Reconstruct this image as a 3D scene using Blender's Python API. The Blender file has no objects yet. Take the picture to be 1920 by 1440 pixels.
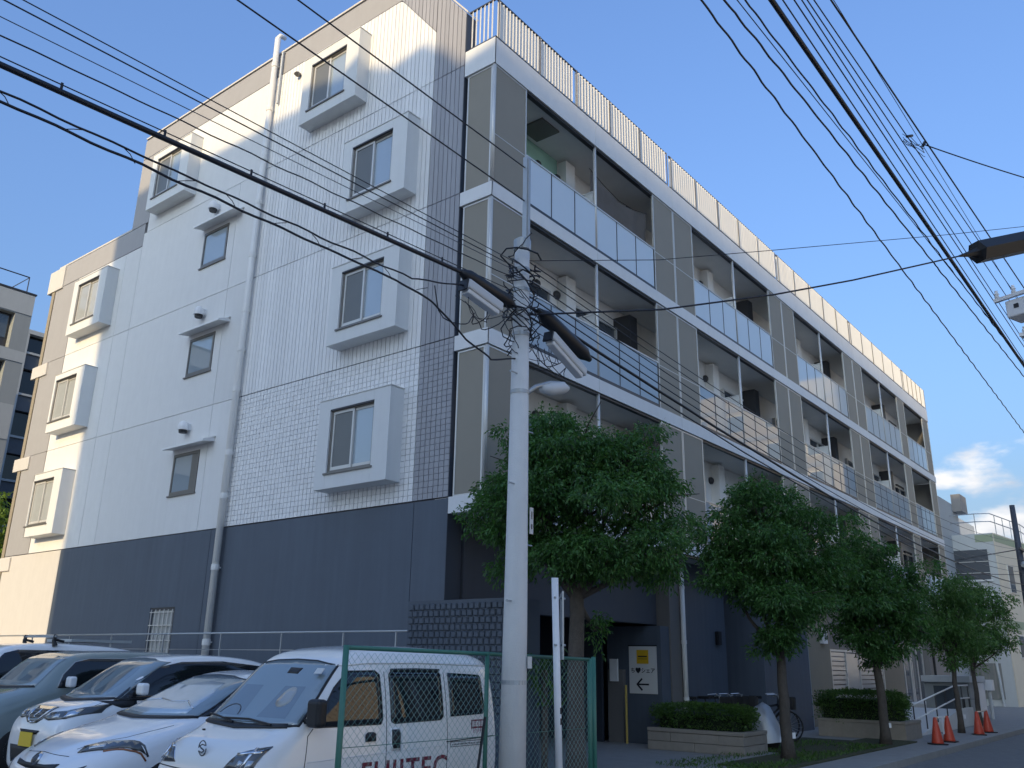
import bpy, bmesh, math, random
import numpy as np
from mathutils import Vector, Matrix
from mathutils.bvhtree import BVHTree
random.seed(7)
rng = np.random.default_rng(7)
S = bpy.context.scene
COL = S.collection
R = math.radians

# ---------------------------------------------------------------- camera, sky, sun, exposure
cam = bpy.data.cameras.new('camera')
cam.sensor_width = 36.0
cam.lens = 30.446
cam.clip_start = 0.05
cam.clip_end = 4000
camo = bpy.data.objects.new('camera', cam)
COL.objects.link(camo)
yaw, pitch, roll = 0.6725, 0.3114, 0.0169
cf = Vector((math.cos(pitch) * math.cos(yaw), math.cos(pitch) * math.sin(yaw), math.sin(pitch)))
cr = Vector((math.sin(yaw), -math.cos(yaw), 0))
cu = cr.cross(cf)
cr2 = cr * math.cos(roll) + cu * math.sin(roll)
cu2 = cu * math.cos(roll) - cr * math.sin(roll)
m3 = Matrix((cr2, cu2, -cf)).transposed()
camo.matrix_world = Matrix.Translation((-10.7079, -9.8644, 1.6)) @ m3.to_4x4()
S.camera = camo

SUN_EL, SUN_AZ = R(18.0), R(12.0)          # azimuth from -X towards -Y
sun_dir = Vector((-math.cos(SUN_AZ) * math.cos(SUN_EL), -math.sin(SUN_AZ) * math.cos(SUN_EL), math.sin(SUN_EL)))
w = bpy.data.worlds.new('World')
S.world = w
w.use_nodes = True
nt = w.node_tree
bg = nt.nodes['Background']
sky = nt.nodes.new('ShaderNodeTexSky')
sky.sky_type = 'NISHITA'
sky.sun_disc = False
sky.sun_elevation = SUN_EL
sky.sun_rotation = math.atan2(sun_dir.x, sun_dir.y) % (2 * math.pi)
sky.altitude = 0
sky.air_density = 1.6
sky.dust_density = 7.0
sky.ozone_density = 1.0
gm = nt.nodes.new('ShaderNodeGamma')          # flattens the model's steep gradient towards the measured sky
gm.inputs['Gamma'].default_value = 0.85
nt.links.new(sky.outputs[0], gm.inputs['Color'])
hs = nt.nodes.new('ShaderNodeVectorMath')
hs.operation = 'MULTIPLY'
hs.inputs[1].default_value = (0.485, 0.715, 1.225)
nt.links.new(gm.outputs[0], hs.inputs[0])
# low cumulus near the horizon all the way round
tc = nt.nodes.new('ShaderNodeTexCoord')
sep = nt.nodes.new('ShaderNodeSeparateXYZ')
nt.links.new(tc.outputs['Generated'], sep.inputs[0])
mp = nt.nodes.new('ShaderNodeMapping')
mp.inputs['Scale'].default_value = (1, 1, 2.4)
mp.inputs['Location'].default_value = (0.35, 1.63, 0.0)
nt.links.new(tc.outputs['Generated'], mp.inputs[0])
no = nt.nodes.new('ShaderNodeTexNoise')
no.inputs['Scale'].default_value = 5.5
no.inputs['Detail'].default_value = 9
no.inputs['Roughness'].default_value = 0.52
nt.links.new(mp.outputs[0], no.inputs[0])
alt = nt.nodes.new('ShaderNodeMapRange')      # threshold rises with height, so cloud only sits low
alt.inputs['From Min'].default_value = 0.02
alt.inputs['From Max'].default_value = 0.34
alt.inputs['To Min'].default_value = 0.12
alt.inputs['To Max'].default_value = -0.30
nt.links.new(sep.outputs['Z'], alt.inputs[0])
ad = nt.nodes.new('ShaderNodeMath')
ad.operation = 'ADD'
nt.links.new(no.outputs[0], ad.inputs[0])
nt.links.new(alt.outputs[0], ad.inputs[1])
cm = nt.nodes.new('ShaderNodeMapRange')
cm.interpolation_type = 'SMOOTHSTEP'
cm.inputs['From Min'].default_value = 0.50
cm.inputs['From Max'].default_value = 0.60
nt.links.new(ad.outputs[0], cm.inputs[0])
mix = nt.nodes.new('ShaderNodeMix')
mix.data_type = 'RGBA'
mix.inputs['B'].default_value = (3.3, 3.3, 3.35, 1)
nt.links.new(cm.outputs[0], mix.inputs['Factor'])
hz = nt.nodes.new('ShaderNodeMapRange')          # pale haze towards the horizon, all the way round
hz.interpolation_type = 'SMOOTHSTEP'
hz.inputs['From Min'].default_value = 0.24
hz.inputs['From Max'].default_value = 0.03
nt.links.new(sep.outputs['Z'], hz.inputs[0])
hmix = nt.nodes.new('ShaderNodeMix')
hmix.data_type = 'RGBA'
hmix.inputs['B'].default_value = (1.42, 2.02, 2.85, 1)
nt.links.new(hz.outputs[0], hmix.inputs['Factor'])
nt.links.new(hs.outputs[0], hmix.inputs['A'])
nt.links.new(hmix.outputs['Result'], mix.inputs['A'])
n2 = nt.nodes.new('ShaderNodeTexNoise')
n2.inputs['Scale'].default_value = 9.0
n2.inputs['Detail'].default_value = 6
nt.links.new(mp.outputs[0], n2.inputs[0])
cmix = nt.nodes.new('ShaderNodeMix')
cmix.data_type = 'RGBA'
cmix.inputs['A'].default_value = (1.9, 2.05, 2.35, 1)
cmix.inputs['B'].default_value = (3.5, 3.45, 3.4, 1)
cmr = nt.nodes.new('ShaderNodeMapRange')
cmr.inputs['From Min'].default_value = 0.35
cmr.inputs['From Max'].default_value = 0.62
nt.links.new(n2.outputs[0], cmr.inputs[0])
nt.links.new(cmr.outputs[0], cmix.inputs['Factor'])
nt.links.new(cmix.outputs['Result'], mix.inputs['B'])
nt.links.new(mix.outputs['Result'], bg.inputs[0])
bg.inputs[1].default_value = 0.15

sl = bpy.data.lights.new('sun', 'SUN')
sl.energy = 2.0
sl.angle = R(0.5)
sl.color = (0.94, 0.70, 0.37)
slo = bpy.data.objects.new('sun', sl)
COL.objects.link(slo)
slo.rotation_euler = sun_dir.to_track_quat('Z', 'Y').to_euler()
slo.location = (-60, -20, 60)

S.view_settings.view_transform = 'Standard'
S.view_settings.look = 'None'
S.view_settings.exposure = 1.12
S.view_settings.gamma = 1.0
S.view_settings.use_curve_mapping = False
S.cycles.max_bounces = 10
S.cycles.diffuse_bounces = 6
S.cycles.transparent_max_bounces = 12
S.cycles.sample_clamp_indirect = 6.0

# ---------------------------------------------------------------- materials
M = {}


def mat(name, col, rough=0.6, metal=0.0, var=0.08, nscale=3.0, bump=0.0, bscale=60.0, spec=0.5, ior=None, alpha=1.0, coat=0.0,
        island=0.0, streak=0.0, trans=0.0):
    m = bpy.data.materials.new(name)
    m.use_nodes = True
    t = m.node_tree
    p = t.nodes['Principled BSDF']
    p.inputs['Roughness'].default_value = rough
    p.inputs['Metallic'].default_value = metal
    p.inputs['Specular IOR Level'].default_value = spec
    if ior:
        p.inputs['IOR'].default_value = ior
    p.inputs['Alpha'].default_value = alpha
    p.inputs['Coat Weight'].default_value = coat
    p.inputs['Coat Roughness'].default_value = 0.04
    p.inputs['Transmission Weight'].default_value = trans
    c = t.nodes.new('ShaderNodeRGB')
    c.outputs[0].default_value = (*col, 1)
    last = c.outputs[0]
    geo = t.nodes.new('ShaderNodeNewGeometry')

    def mult(fac_socket, lo, hi, prev):
        mr = t.nodes.new('ShaderNodeMapRange')
        mr.inputs['To Min'].default_value = lo
        mr.inputs['To Max'].default_value = hi
        t.links.new(fac_socket, mr.inputs[0])
        vm = t.nodes.new('ShaderNodeVectorMath')
        vm.operation = 'SCALE'
        t.links.new(prev, vm.inputs[0])
        t.links.new(mr.outputs[0], vm.inputs['Scale'])
        return vm.outputs[0]
    if var > 0:
        n = t.nodes.new('ShaderNodeTexNoise')
        n.inputs['Scale'].default_value = nscale
        n.inputs['Detail'].default_value = 6
        n.inputs['Roughness'].default_value = 0.65
        t.links.new(geo.outputs['Position'], n.inputs[0])
        last = mult(n.outputs[0], 1 - 1.6 * var, 1 + 1.6 * var, last)
    if var > 0.02 and alpha == 1.0:
        oi = t.nodes.new('ShaderNodeObjectInfo')
        last = mult(oi.outputs['Random'], .97, 1.03, last)
    if streak > 0:
        mpn = t.nodes.new('ShaderNodeMapping')
        mpn.inputs['Scale'].default_value = (5, 5, 0.25)
        t.links.new(geo.outputs['Position'], mpn.inputs[0])
        n = t.nodes.new('ShaderNodeTexNoise')
        n.inputs['Scale'].default_value = 1.6
        n.inputs['Detail'].default_value = 5
        t.links.new(mpn.outputs[0], n.inputs[0])
        last = mult(n.outputs[0], 1 - streak, 1 + streak * 0.6, last)
    if island > 0:
        last = mult(geo.outputs['Random Per Island'], 1 - island, 1 + island, last)
    t.links.new(last, p.inputs['Base Color'])
    if bump > 0:
        n = t.nodes.new('ShaderNodeTexNoise')
        n.inputs['Scale'].default_value = bscale
        n.inputs['Detail'].default_value = 4
        t.links.new(geo.outputs['Position'], n.inputs[0])
        b = t.nodes.new('ShaderNodeBump')
        b.inputs['Strength'].default_value = bump
        b.inputs['Distance'].default_value = 0.02
        t.links.new(n.outputs[0], b.inputs['Height'])
        t.links.new(b.outputs[0], p.inputs['Normal'])
    M[name] = m
    return m


mat('light_wall', (.70, .70, .69), .75, var=.035, bump=.08, bscale=120, streak=.05)
mat('light_tile', (.775, .77, .76), .5, var=.03, island=.05, streak=.05)
mat('border_wall', (.34, .335, .34), .7, var=.04, bump=.08, streak=.05)
mat('border_tile', (.325, .325, .345), .5, var=.03, island=.06)
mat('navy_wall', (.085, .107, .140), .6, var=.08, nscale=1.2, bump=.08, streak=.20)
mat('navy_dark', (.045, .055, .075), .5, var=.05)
mat('pale_base', (.58, .555, .52), .75, var=.04, streak=.05)
mat('joint', (.10, .10, .11), .9)
mat('fascia', (.74, .745, .74), .6, var=.05, streak=.05)
mat('soffit', (.80, .79, .76), .8, var=.05)
mat('inner_wall', (.84, .82, .78), .8, var=.05, streak=.05)
mat('green_tint_wall', (.30, .52, .43), .7, var=.12, nscale=1.0)  # greenish light of one balcony bay put into the wall colour
mat('box_white', (.70, .71, .70), .6, var=.03, streak=.06)
mat('screen', (.30, .275, .225), .65, var=.03, alpha=.93)
mat('alu', (.62, .61, .58), .4, metal=.3, var=.03)
mat('alu_dark', (.06, .06, .065), .4, metal=.4, var=.05)
mat('bronze', (.19, .18, .165), .4, metal=.5, var=.04)
mat('frost_glass', (.84, .90, .93), .06, var=.02, ior=2.6)
mat('mirror_glass', (.46, .51, .55), .02, var=.02, ior=2.3)
mat('win_glass', (.30, .36, .41), .015, var=.02, ior=2.6)
mat('insect_mesh', (.15, .155, .15), .35, var=.05)
mat('curtain_glass', (.36, .375, .37), .06, var=.05, ior=1.6)
mat('dark_glass', (.012, .014, .018), .02, var=0, ior=1.6)
mat('pane_dim', (.07, .085, .10), .03, var=0, ior=1.8)
mat('lower_metal', (.55, .55, .56), .35, metal=.6, var=.03)
mat('slat_white', (.74, .73, .70), .45, var=.02)
mat('pvc', (.76, .75, .72), .45, var=.04, streak=.06)
mat('asphalt', (.17, .172, .172), .88, var=.18, nscale=6, bump=.5, bscale=160)
mat('lot', (.15, .147, .14), .9, var=.2, nscale=2, bump=.5, bscale=150)
mat('paving', (.26, .255, .245), .85, var=.12, nscale=3, bump=.3, bscale=90)
mat('kerb', (.27, .265, .25), .85, var=.12, bump=.3)
mat('lawn_soil', (.05, .055, .025), .95, var=.3, nscale=5, bump=.6, bscale=70)
mat('concrete', (.64, .635, .615), .8, var=.07, bump=.25, bscale=70, streak=.10)
mat('block', (.29, .26, .22), .85, var=.12, nscale=7, bump=.5, bscale=110, streak=.08)
mat('green_paint', (.045, .17, .125), .45, var=.06)
mat('mesh_wire', (.20, .33, .29), .45, metal=.2, var=.05)
mat('white_paint', (.76, .76, .76), .45, var=.03, streak=.04)
mat('black', (.012, .013, .016), .5, var=.1)
mat('cable', (.010, .012, .020), .45, var=.1)
mat('wire_grey', (.05, .055, .07), .5, var=.1)
mat('closure', (.55, .56, .56), .45, var=.04)
mat('galv', (.42, .44, .45), .45, metal=.5, var=.08)
mat('steel', (.50, .51, .52), .28, metal=.8, var=.05)
mat('leaf', (.056, .142, .034), .45, var=.28, nscale=1.6, island=.65)
mat('leaf_young', (.07, .155, .038), .5, var=.2, nscale=1.5, island=.5)
mat('leaf_sun', (.14, .22, .03), .5, var=.2, nscale=1.0, island=.5)
mat('hedge_leaf', (.06, .125, .022), .5, var=.25, nscale=3, island=.5)
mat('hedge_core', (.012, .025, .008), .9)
mat('bark', (.085, .072, .060), .9, var=.3, nscale=9, bump=.9, bscale=40)
mat('car_white', (.88, .88, .87), .22, var=0, coat=.9)
mat('car_pearl', (.86, .87, .88), .2, var=0, coat=.9)
mat('car_sage', (.24, .29, .285), .25, var=0, coat=.9)
mat('car_cream', (.84, .83, .80), .25, var=0, coat=.9)
mat('screen_glass', (.22, .27, .285), .02, var=0, ior=2.3)
mat('shade_silver', (.55, .62, .66), .25, metal=.5, var=.12, nscale=3)
mat('chrome', (.72, .73, .74), .10, metal=1.0, var=0)
mat('lamp_dark', (.06, .065, .07), .08, var=0, coat=1.0)
mat('lamp_clear', (.55, .58, .6), .08, metal=.6, var=0, coat=1.0)
mat('interior_dim', (.15, .185, .205), .02, var=0, ior=2.3)
mat('tyre', (.02, .02, .02), .85, var=.1)
mat('plate_yellow', (.80, .56, .04), .5, var=.05)
mat('amber', (.30, .10, .03), .2, var=0, coat=1)
mat('maroon', (.16, .012, .035), .5, var=.05)
mat('sign_white', (.62, .62, .60), .5, var=.03)
mat('sign_yellow', (.66, .40, .02), .5, var=.03)
mat('ink', (.012, .012, .016), .6, var=0)
mat('cone_red', (.50, .06, .03), .5, var=.08)
mat('cream_wall', (.66, .58, .45), .8, var=.04, streak=.06)
mat('grey_wall', (.29, .31, .31), .8, var=.04, streak=.06)
mat('grey_wall_pale', (.40, .42, .42), .8, var=.04, streak=.06)
mat('rb_wall', (.55, .565, .56), .8, var=.03, streak=.06)
mat('rb_cream', (.66, .60, .48), .8, var=.03, streak=.05)
mat('rb_green', (.33, .38, .26), .8, var=.04)
mat('shutter_grey', (.22, .225, .21), .5, var=.05, streak=.1)
mat('awning', (.075, .085, .10), .6, var=.06)
mat('beige_wall', (.29, .25, .185), .8, var=.05, streak=.06)
mat('taupe_wall', (.27, .255, .24), .7, var=.05, streak=.05)
mat('cloth', (.115, .102, .09), .9, var=.12, nscale=5)
mat('cover_silver', (.34, .36, .39), .35, metal=.3, var=.08, nscale=6)
mat('lintel_grey', (.075, .083, .10), .7, var=.05, streak=.08)
mat('column_grey', (.16, .155, .15), .7, var=.05, streak=.08)
mat('teal_board', (.045, .10, .11), .5, var=.05)
mat('stone_tile', (.055, .075, .105), .42, var=.06, island=.18)
mat('yellow_post', (.55, .40, .10), .5)
mat('flower_white', (.7, .7, .66), .6)
_gl = bpy.data.materials.new('lit_lamp')
_gl.use_nodes = True
_gl.node_tree.nodes['Principled BSDF'].inputs['Emission Color'].default_value = (1, .75, .35, 1)
_gl.node_tree.nodes['Principled BSDF'].inputs['Emission Strength'].default_value = 1.2
M['lit_lamp'] = _gl
for _n, _f, _c in (('frost_glass', .30, (.75, .82, .86)), ('mirror_glass', .30, (.75, .82, .86)), ('leaf', .36, (.10, .24, .035)), ('leaf_young', .36, (.13, .27, .04)), ('hedge_leaf', .3, (.11, .22, .03)), ('leaf_sun', .35, (.3, .42, .05))):
    _t = M[_n].node_tree
    _tr = _t.nodes.new('ShaderNodeBsdfTranslucent')
    _tr.inputs[0].default_value = (*_c, 1)
    _mx = _t.nodes.new('ShaderNodeMixShader')
    _mx.inputs[0].default_value = _f
    _o = next(n for n in _t.nodes if n.type == 'OUTPUT_MATERIAL')
    _t.links.new(_t.nodes['Principled BSDF'].outputs[0], _mx.inputs[1])
    _t.links.new(_tr.outputs[0], _mx.inputs[2])
    _t.links.new(_mx.outputs[0], _o.inputs[0])

# ---------------------------------------------------------------- mesh helpers
W = {}


class MB:
    def __init__(s):
        s.v, s.f, s.m = [], [], []

    def add(s, vs, fs, mi=0):
        o = len(s.v)
        s.v += [tuple(v) for v in vs]
        s.f += [tuple(i + o for i in f) for f in fs]
        s.m += [mi] * len(fs)
        return s

    def box(s, x0, x1, y0, y1, z0, z1, mi=0):
        x0, x1 = min(x0, x1), max(x0, x1)
        y0, y1 = min(y0, y1), max(y0, y1)
        z0, z1 = min(z0, z1), max(z0, z1)
        return s.add([(x0, y0, z0), (x1, y0, z0), (x1, y1, z0), (x0, y1, z0), (x0, y0, z1), (x1, y0, z1), (x1, y1, z1), (x0, y1, z1)],
                     [(0, 3, 2, 1), (4, 5, 6, 7), (0, 1, 5, 4), (1, 2, 6, 5), (2, 3, 7, 6), (3, 0, 4, 7)], mi)

    def prism(s, poly, axis, c0, c1, mi=0):
        n = len(poly)

        def P(a, b, c):
            return {'x': (c, a, b), 'y': (a, c, b), 'z': (a, b, c)}[axis]
        vs = [P(a, b, c0) for a, b in poly] + [P(a, b, c1) for a, b in poly]
        fs = [tuple(range(n))[::-1], tuple(range(n, 2 * n))] + [(i, (i + 1) % n, n + (i + 1) % n, n + i) for i in range(n)]
        return s.add(vs, fs, mi)

    def obox(s, c, ax, ay, az, mi=0):
        c, ax, ay, az = Vector(c), Vector(ax), Vector(ay), Vector(az)
        vs = [c + sx * ax + sy * ay + sz * az for sz in (-1, 1) for sx, sy in ((-1, -1), (1, -1), (1, 1), (-1, 1))]
        return s.add(vs, [(0, 3, 2, 1), (4, 5, 6, 7), (0, 1, 5, 4), (1, 2, 6, 5), (2, 3, 7, 6), (3, 0, 4, 7)], mi)

    def tube(s, pts, r, n=6, mi=0, cap=True):
        pts = [Vector(p) for p in pts]
        rs = r if isinstance(r, (list, tuple)) else [r] * len(pts)
        o = len(s.v)
        prev = None
        for i, p in enumerate(pts):
            t = (pts[min(i + 1, len(pts) - 1)] - pts[max(i - 1, 0)])
            if t.length < 1e-9:
                t = Vector((0, 0, 1))
            t.normalize()
            if prev is None:
                a = Vector((0, 0, 1)) if abs(t.z) < .9 else Vector((1, 0, 0))
                u = t.cross(a).normalized()
            else:
                u = (prev - t * prev.dot(t))
                u = u.normalized() if u.length > 1e-6 else t.orthogonal().normalized()
            prev = u
            v = t.cross(u)
            for k in range(n):
                an = 2 * math.pi * k / n
                s.v.append(tuple(p + rs[i] * (math.cos(an) * u + math.sin(an) * v)))
        for i in range(len(pts) - 1):
            for k in range(n):
                a, b = o + i * n + k, o + i * n + (k + 1) % n
                s.f.append((a, b, b + n, a + n))
                s.m.append(mi)
        if cap:
            s.f.append(tuple(o + k for k in range(n))[::-1])
            e = o + (len(pts) - 1) * n
            s.f.append(tuple(e + k for k in range(n)))
            s.m += [mi, mi]
        return s

    def lathe(s, prof, c=(0, 0, 0), axis='z', n=16, mi=0):
        o = len(s.v)
        for r, h in prof:
            for k in range(n):
                a = 2 * math.pi * k / n
                p = {'z': (r * math.cos(a), r * math.sin(a), h), 'y': (r * math.cos(a), h, r * math.sin(a)),
                     'x': (h, r * math.cos(a), r * math.sin(a))}[axis]
                s.v.append((p[0] + c[0], p[1] + c[1], p[2] + c[2]))
        for i in range(len(prof) - 1):
            for k in range(n):
                a, b = o + i * n + k, o + i * n + (k + 1) % n
                s.f.append((a, b, b + n, a + n))
                s.m.append(mi)
        s.f.append(tuple(o + k for k in range(n))[::-1])
        e = o + (len(prof) - 1) * n
        s.f.append(tuple(e + k for k in range(n)))
        s.m += [mi, mi]
        return s

    def mesh(s, name, mats, smooth=False, origin=(0, 0, 0)):
        me = bpy.data.meshes.new(name)
        o = Vector(origin)
        me.from_pydata([tuple(Vector(v) - o) for v in s.v], [], s.f)
        for m in (mats if isinstance(mats, (list, tuple)) else [mats]):
            me.materials.append(M[m])
        me.polygons.foreach_set('material_index', s.m)
        if smooth:
            me.polygons.foreach_set('use_smooth', [True] * len(s.f))
        me.update()
        return me

    def build(s, name, mats, parent=None, origin=None, smooth=False, bevel=0.0, **kw):
        org = Vector(origin) if origin is not None else Vector((0, 0, 0))
        return link(name, s.mesh(name, mats, smooth, org), parent, org, bevel=bevel, **kw)


def link(name, me, parent=None, world=(0, 0, 0), rot=None, bevel=0.0, kind=None, label=None, cat=None, group=None):
    ob = bpy.data.objects.new(name, me)
    COL.objects.link(ob)
    w_ = Vector(world)
    if parent is not None:
        ob.parent = parent
        ob.location = w_ - W[parent]
    else:
        ob.location = w_
    if rot:
        ob.rotation_euler = rot
    W[ob] = w_
    if bevel > 0:
        b = ob.modifiers.new('edge', 'BEVEL')
        b.width = bevel
        b.segments = 2
        b.limit_method = 'ANGLE'
    if kind:
        ob['kind'] = kind
    if label:
        ob['label'] = label
    if cat:
        ob['category'] = cat
    if group:
        ob['group'] = group
    return ob


def thing(name, label, cat, loc=(0, 0, 0), group=None, rotz=0.0):
    o = bpy.data.objects.new(name, None)
    o.empty_display_size = .2
    COL.objects.link(o)
    o.location = loc
    o.rotation_euler = (0, 0, rotz)
    W[o] = Vector(loc)
    o['label'] = label
    o['category'] = cat
    if group:
        o['group'] = group
    return o


def bx(name, m, parent, *d, bevel=0.0, **kw):
    return MB().box(*d).build(name, m, parent, bevel=bevel, **kw)
# ---------------------------------------------------------------- setting
def structure(name, mb, m):
    return mb.build(name, m, kind='structure')


structure('ground', MB().box(-900, 1500, -900, 1500, -1.0, -.13), 'lot')
structure('road', MB().box(-120, 260, -8.6, -4.84, -.2, -.10), 'asphalt')
structure('side_road', MB().box(-30, -10.4, -60, -8.75, -.2, -.108), 'asphalt')
structure('parking_lot', MB().box(-60, -.76, -3.98, 40, -.2, 0), 'lot')
structure('pavement', MB().box(-60, -.8, -4.64, -4.0, -.2, .002).box(-.74, 75, -4.64, -.0, -.2, .002).box(.3, 7, 0.0, 3.2, -.2, .002).box(38, 75, 0, 4, -.2, .002), 'paving')
structure('far_pavement', MB().box(-9, 75, -13.0, -8.75, -.2, 0), 'paving')
_k = bpy.data.objects.new('kerb', None)
COL.objects.link(_k)
_k.location = (10, -4.74, -.1)
W[_k] = Vector(_k.location)
_k['kind'] = 'structure'
kme = MB().box(-.298, .298, -.09, .09, -.1, .115).mesh('kerb_stone', 'kerb')
for i in range(62):
    link('kerb_stone', kme, _k, (4.3 + .6 * i, -4.74, -.1))
structure('far_kerb', MB().box(-9, 75, -8.74, -8.6, -.2, .02), 'kerb')
structure('raised_walkway', MB().box(-.75, -.02, -.2, 17.4, -.1, .93), 'concrete')

# ---------------------------------------------------------------- apartment building
B = thing('apartment_building', 'large grey apartment block with glass balconies and a dark navy ground floor', 'building', (0, 0, 0))
FL = [4.25, 7.15, 10.05, 12.95]
L = 32.1
# cores
MB().box(.05, L, .34, 17.0, 3.99, 13.2).box(.32, L, 3.3, 16.95, 0, 3.99).box(7.75, L, .35, 3.3, 0, 3.99).box(.05, L, 3.2, 12.7, 13.2, 16.15).build('wall_core', 'lintel_grey', B)
gable = [(0, 0), (17.1, 0), (17.1, 13.27), (12.77, 13.27), (12.77, 16.3), (1.66, 16.3), (0, 14.22)]
MB().prism([(a + .004, b) for a, b in gable], 'x', .032, .30).build('end_wall', 'joint', B)
MB().box(.0, .302, -.004, .003, 0, 14.2).build('end_wall_edge', 'navy_dark', B)
# coping along the gable top
cop = MB()
for (a, b) in [((-.02, 14.22), (1.66, 16.32)), ((1.66, 16.32), (12.8, 16.32)), ((12.77, 13.29), (17.14, 13.29))]:
    cop.add([(.004, a[0], a[1]), (.34, a[0], a[1]), (.34, b[0], b[1]), (.004, b[0], b[1]), (.004, a[0], a[1] + .05), (.34, a[0], a[1] + .05), (.34, b[0], b[1] + .05), (.004, b[0], b[1] + .05)],
            [(0, 3, 2, 1), (4, 5, 6, 7), (0, 1, 5, 4), (1, 2, 6, 5), (2, 3, 7, 6), (3, 0, 4, 7)])
cop.build('coping', 'pale_base', B)


def panel(poly, m):
    """one wall panel on the gable, joints left open round it"""
    cy = sum(p[0] for p in poly) / len(poly)
    cz = sum(p[1] for p in poly) / len(poly)
    g = .007
    q = [(a + (g if a < cy else -g), b + (g if b < cz else -g)) for a, b in poly]
    MB().prism(q, 'x', 0.0, .031).build('wall_panel', m, B)


def tiles(y0, y1, zlo, zhi, m, dy=.118, dz=None, gy=.007, gz=.004):
    mb = MB()
    n = max(1, round((y1 - y0) / dy))
    st = (y1 - y0) / n
    for i in range(n):
        a, b = y0 + i * st + gy, y0 + (i + 1) * st - gy
        la, lb, ha, hb = zlo(a), zlo(b), zhi(a), zhi(b)
        if dz is None:
            cuts = [0, 1]
        else:
            k = max(1, round((ha - la) / dz))
            cuts = [j / k for j in range(k + 1)]
        for c0, c1 in zip(cuts, cuts[1:]):
            e = gz if dz else 0
            x = -.004 - .003 * random.random()
            mb.prism([(a, la + (ha - la) * c0 + e), (b, lb + (hb - lb) * c0 + e), (b, lb + (hb - lb) * c1 - e), (a, la + (ha - la) * c1 - e)], 'x', x, .02)
    ob = mb.build('tile_cladding', m, B, kind='stuff')
    MB().prism([(y0, zlo(y0) + .006), (y1, zlo(y1) + .006)] + [(y, zhi(y) - .006) for y in np.linspace(y1, y0, 12)], 'x', .014, .0315).build('tile_backing', 'awning' if 'border' in m else 'grey_wall', B)
    return ob


K = lambda c: (lambda y: c)
g = .009
# base
for y0, y1, m in [(0, .80, 'navy_wall'), (.80, 6.9, 'navy_wall'), (6.9, 13.72, 'navy_wall'), (13.72, 17.1, 'pale_base')]:
    if y0 == 6.9:      # leave the barred window open
        panel([(6.9, 0), (7.93, 0), (7.93, 4.24), (6.9, 4.24)], m)
        panel([(8.92, 0), (13.72, 0), (13.72, 4.24), (8.92, 4.24)], m)
        MB().box(0, .031, 7.924, 8.926, 2.64, 4.233).build('wall_panel', m, B)
        MB().box(0, .031, 7.924, 8.926, 0, 1.0).build('wall_panel', m, B)
    else:
        panel([(y0, 0), (y1, 0), (y1, 4.24), (y0, 4.24)], m)
# storeys 2 to 4: tiled front part, smooth middle
rows = [.105, None, None]
for k in range(3):
    z0, z1 = FL[k], FL[k + 1]
    tiles(.845, 6.58, K(z0 + g), K(z1 - g), 'light_tile', dz=rows[k])
    tiles(.005, .835, K(z0 + g), K(z1 - g), 'border_tile', dz=rows[k])
    for y0, y1 in ((6.6, 7.46), (7.46, 12.0)):
        if y0 == 7.46:
            a, b, c, d = 7.74, 8.80, z0 + .9, z0 + 1.88     # small window opening
            panel([(7.46, z0), (a, z0), (a, z1), (7.46, z1)], 'light_wall')
            panel([(b, z0), (12.0, z0), (12.0, z1), (b, z1)], 'light_wall')
            MB().box(0, .031, a - .006, b + .006, z0 + .007, c).build('wall_panel', 'light_wall', B)
            MB().box(0, .031, a - .006, b + .006, d, z1 - .007).build('wall_panel', 'light_wall', B)
        else:
            panel([(y0, z0), (y1, z0), (y1, z1), (y0, z1)], 'light_wall')
    zt = z1 if k < 2 else 12.55
    panel([(12.0, z0), (12.83, z0), (12.83, zt), (12.0, zt)], 'light_wall')
    panel([(12.83, z0), (15.63, z0), (15.63, zt), (12.83, zt)], 'light_wall')
    panel([(15.65, z0), (17.1, z0), (17.1, zt), (15.65, zt)], 'border_wall')
panel([(12.0, 12.56), (17.1, 12.56), (17.1, 13.27), (12.0, 13.27)], 'border_wall')
# top storey
slope = lambda y: min(16.24, 14.22 + 1.247 * y)
dg = lambda y: min(15.58, 14.13 + 1.263 * (y - .81))
tiles(.845, 6.58, K(12.96), lambda y: dg(y) - g, 'light_tile', dz=None)
tiles(.005, .835, K(12.96), slope, 'border_tile')
tiles(.845, 1.98, lambda y: dg(y) + g, slope, 'border_tile')
panel([(1.98, 15.59), (6.58, 15.59), (6.58, 16.25), (1.98, 16.25)], 'border_wall')
panel([(6.6, 15.59), (12.77, 15.59), (12.77, 16.25), (6.6, 16.25)], 'border_wall')
panel([(6.6, 12.95), (11.87, 12.95), (11.87, 15.58), (6.6, 15.58)], 'light_wall')
panel([(11.88, 13.28), (12.77, 13.28), (12.77, 15.58), (11.88, 15.58)], 'border_wall')
# rear balcony ends on the far corner
for z in (3.95, 6.87, 9.77, 12.62):
    MB().box(-.05, 1.2, 16.62, 17.6, z - .12, z + (.62 if z > 12 else .26)).build('rear_slab', 'pale_base', B, bevel=.01)
MB().box(-.02, .4, 17.12, 17.3, 0, 12.6).build('rear_screen', 'beige_wall', B)

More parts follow.
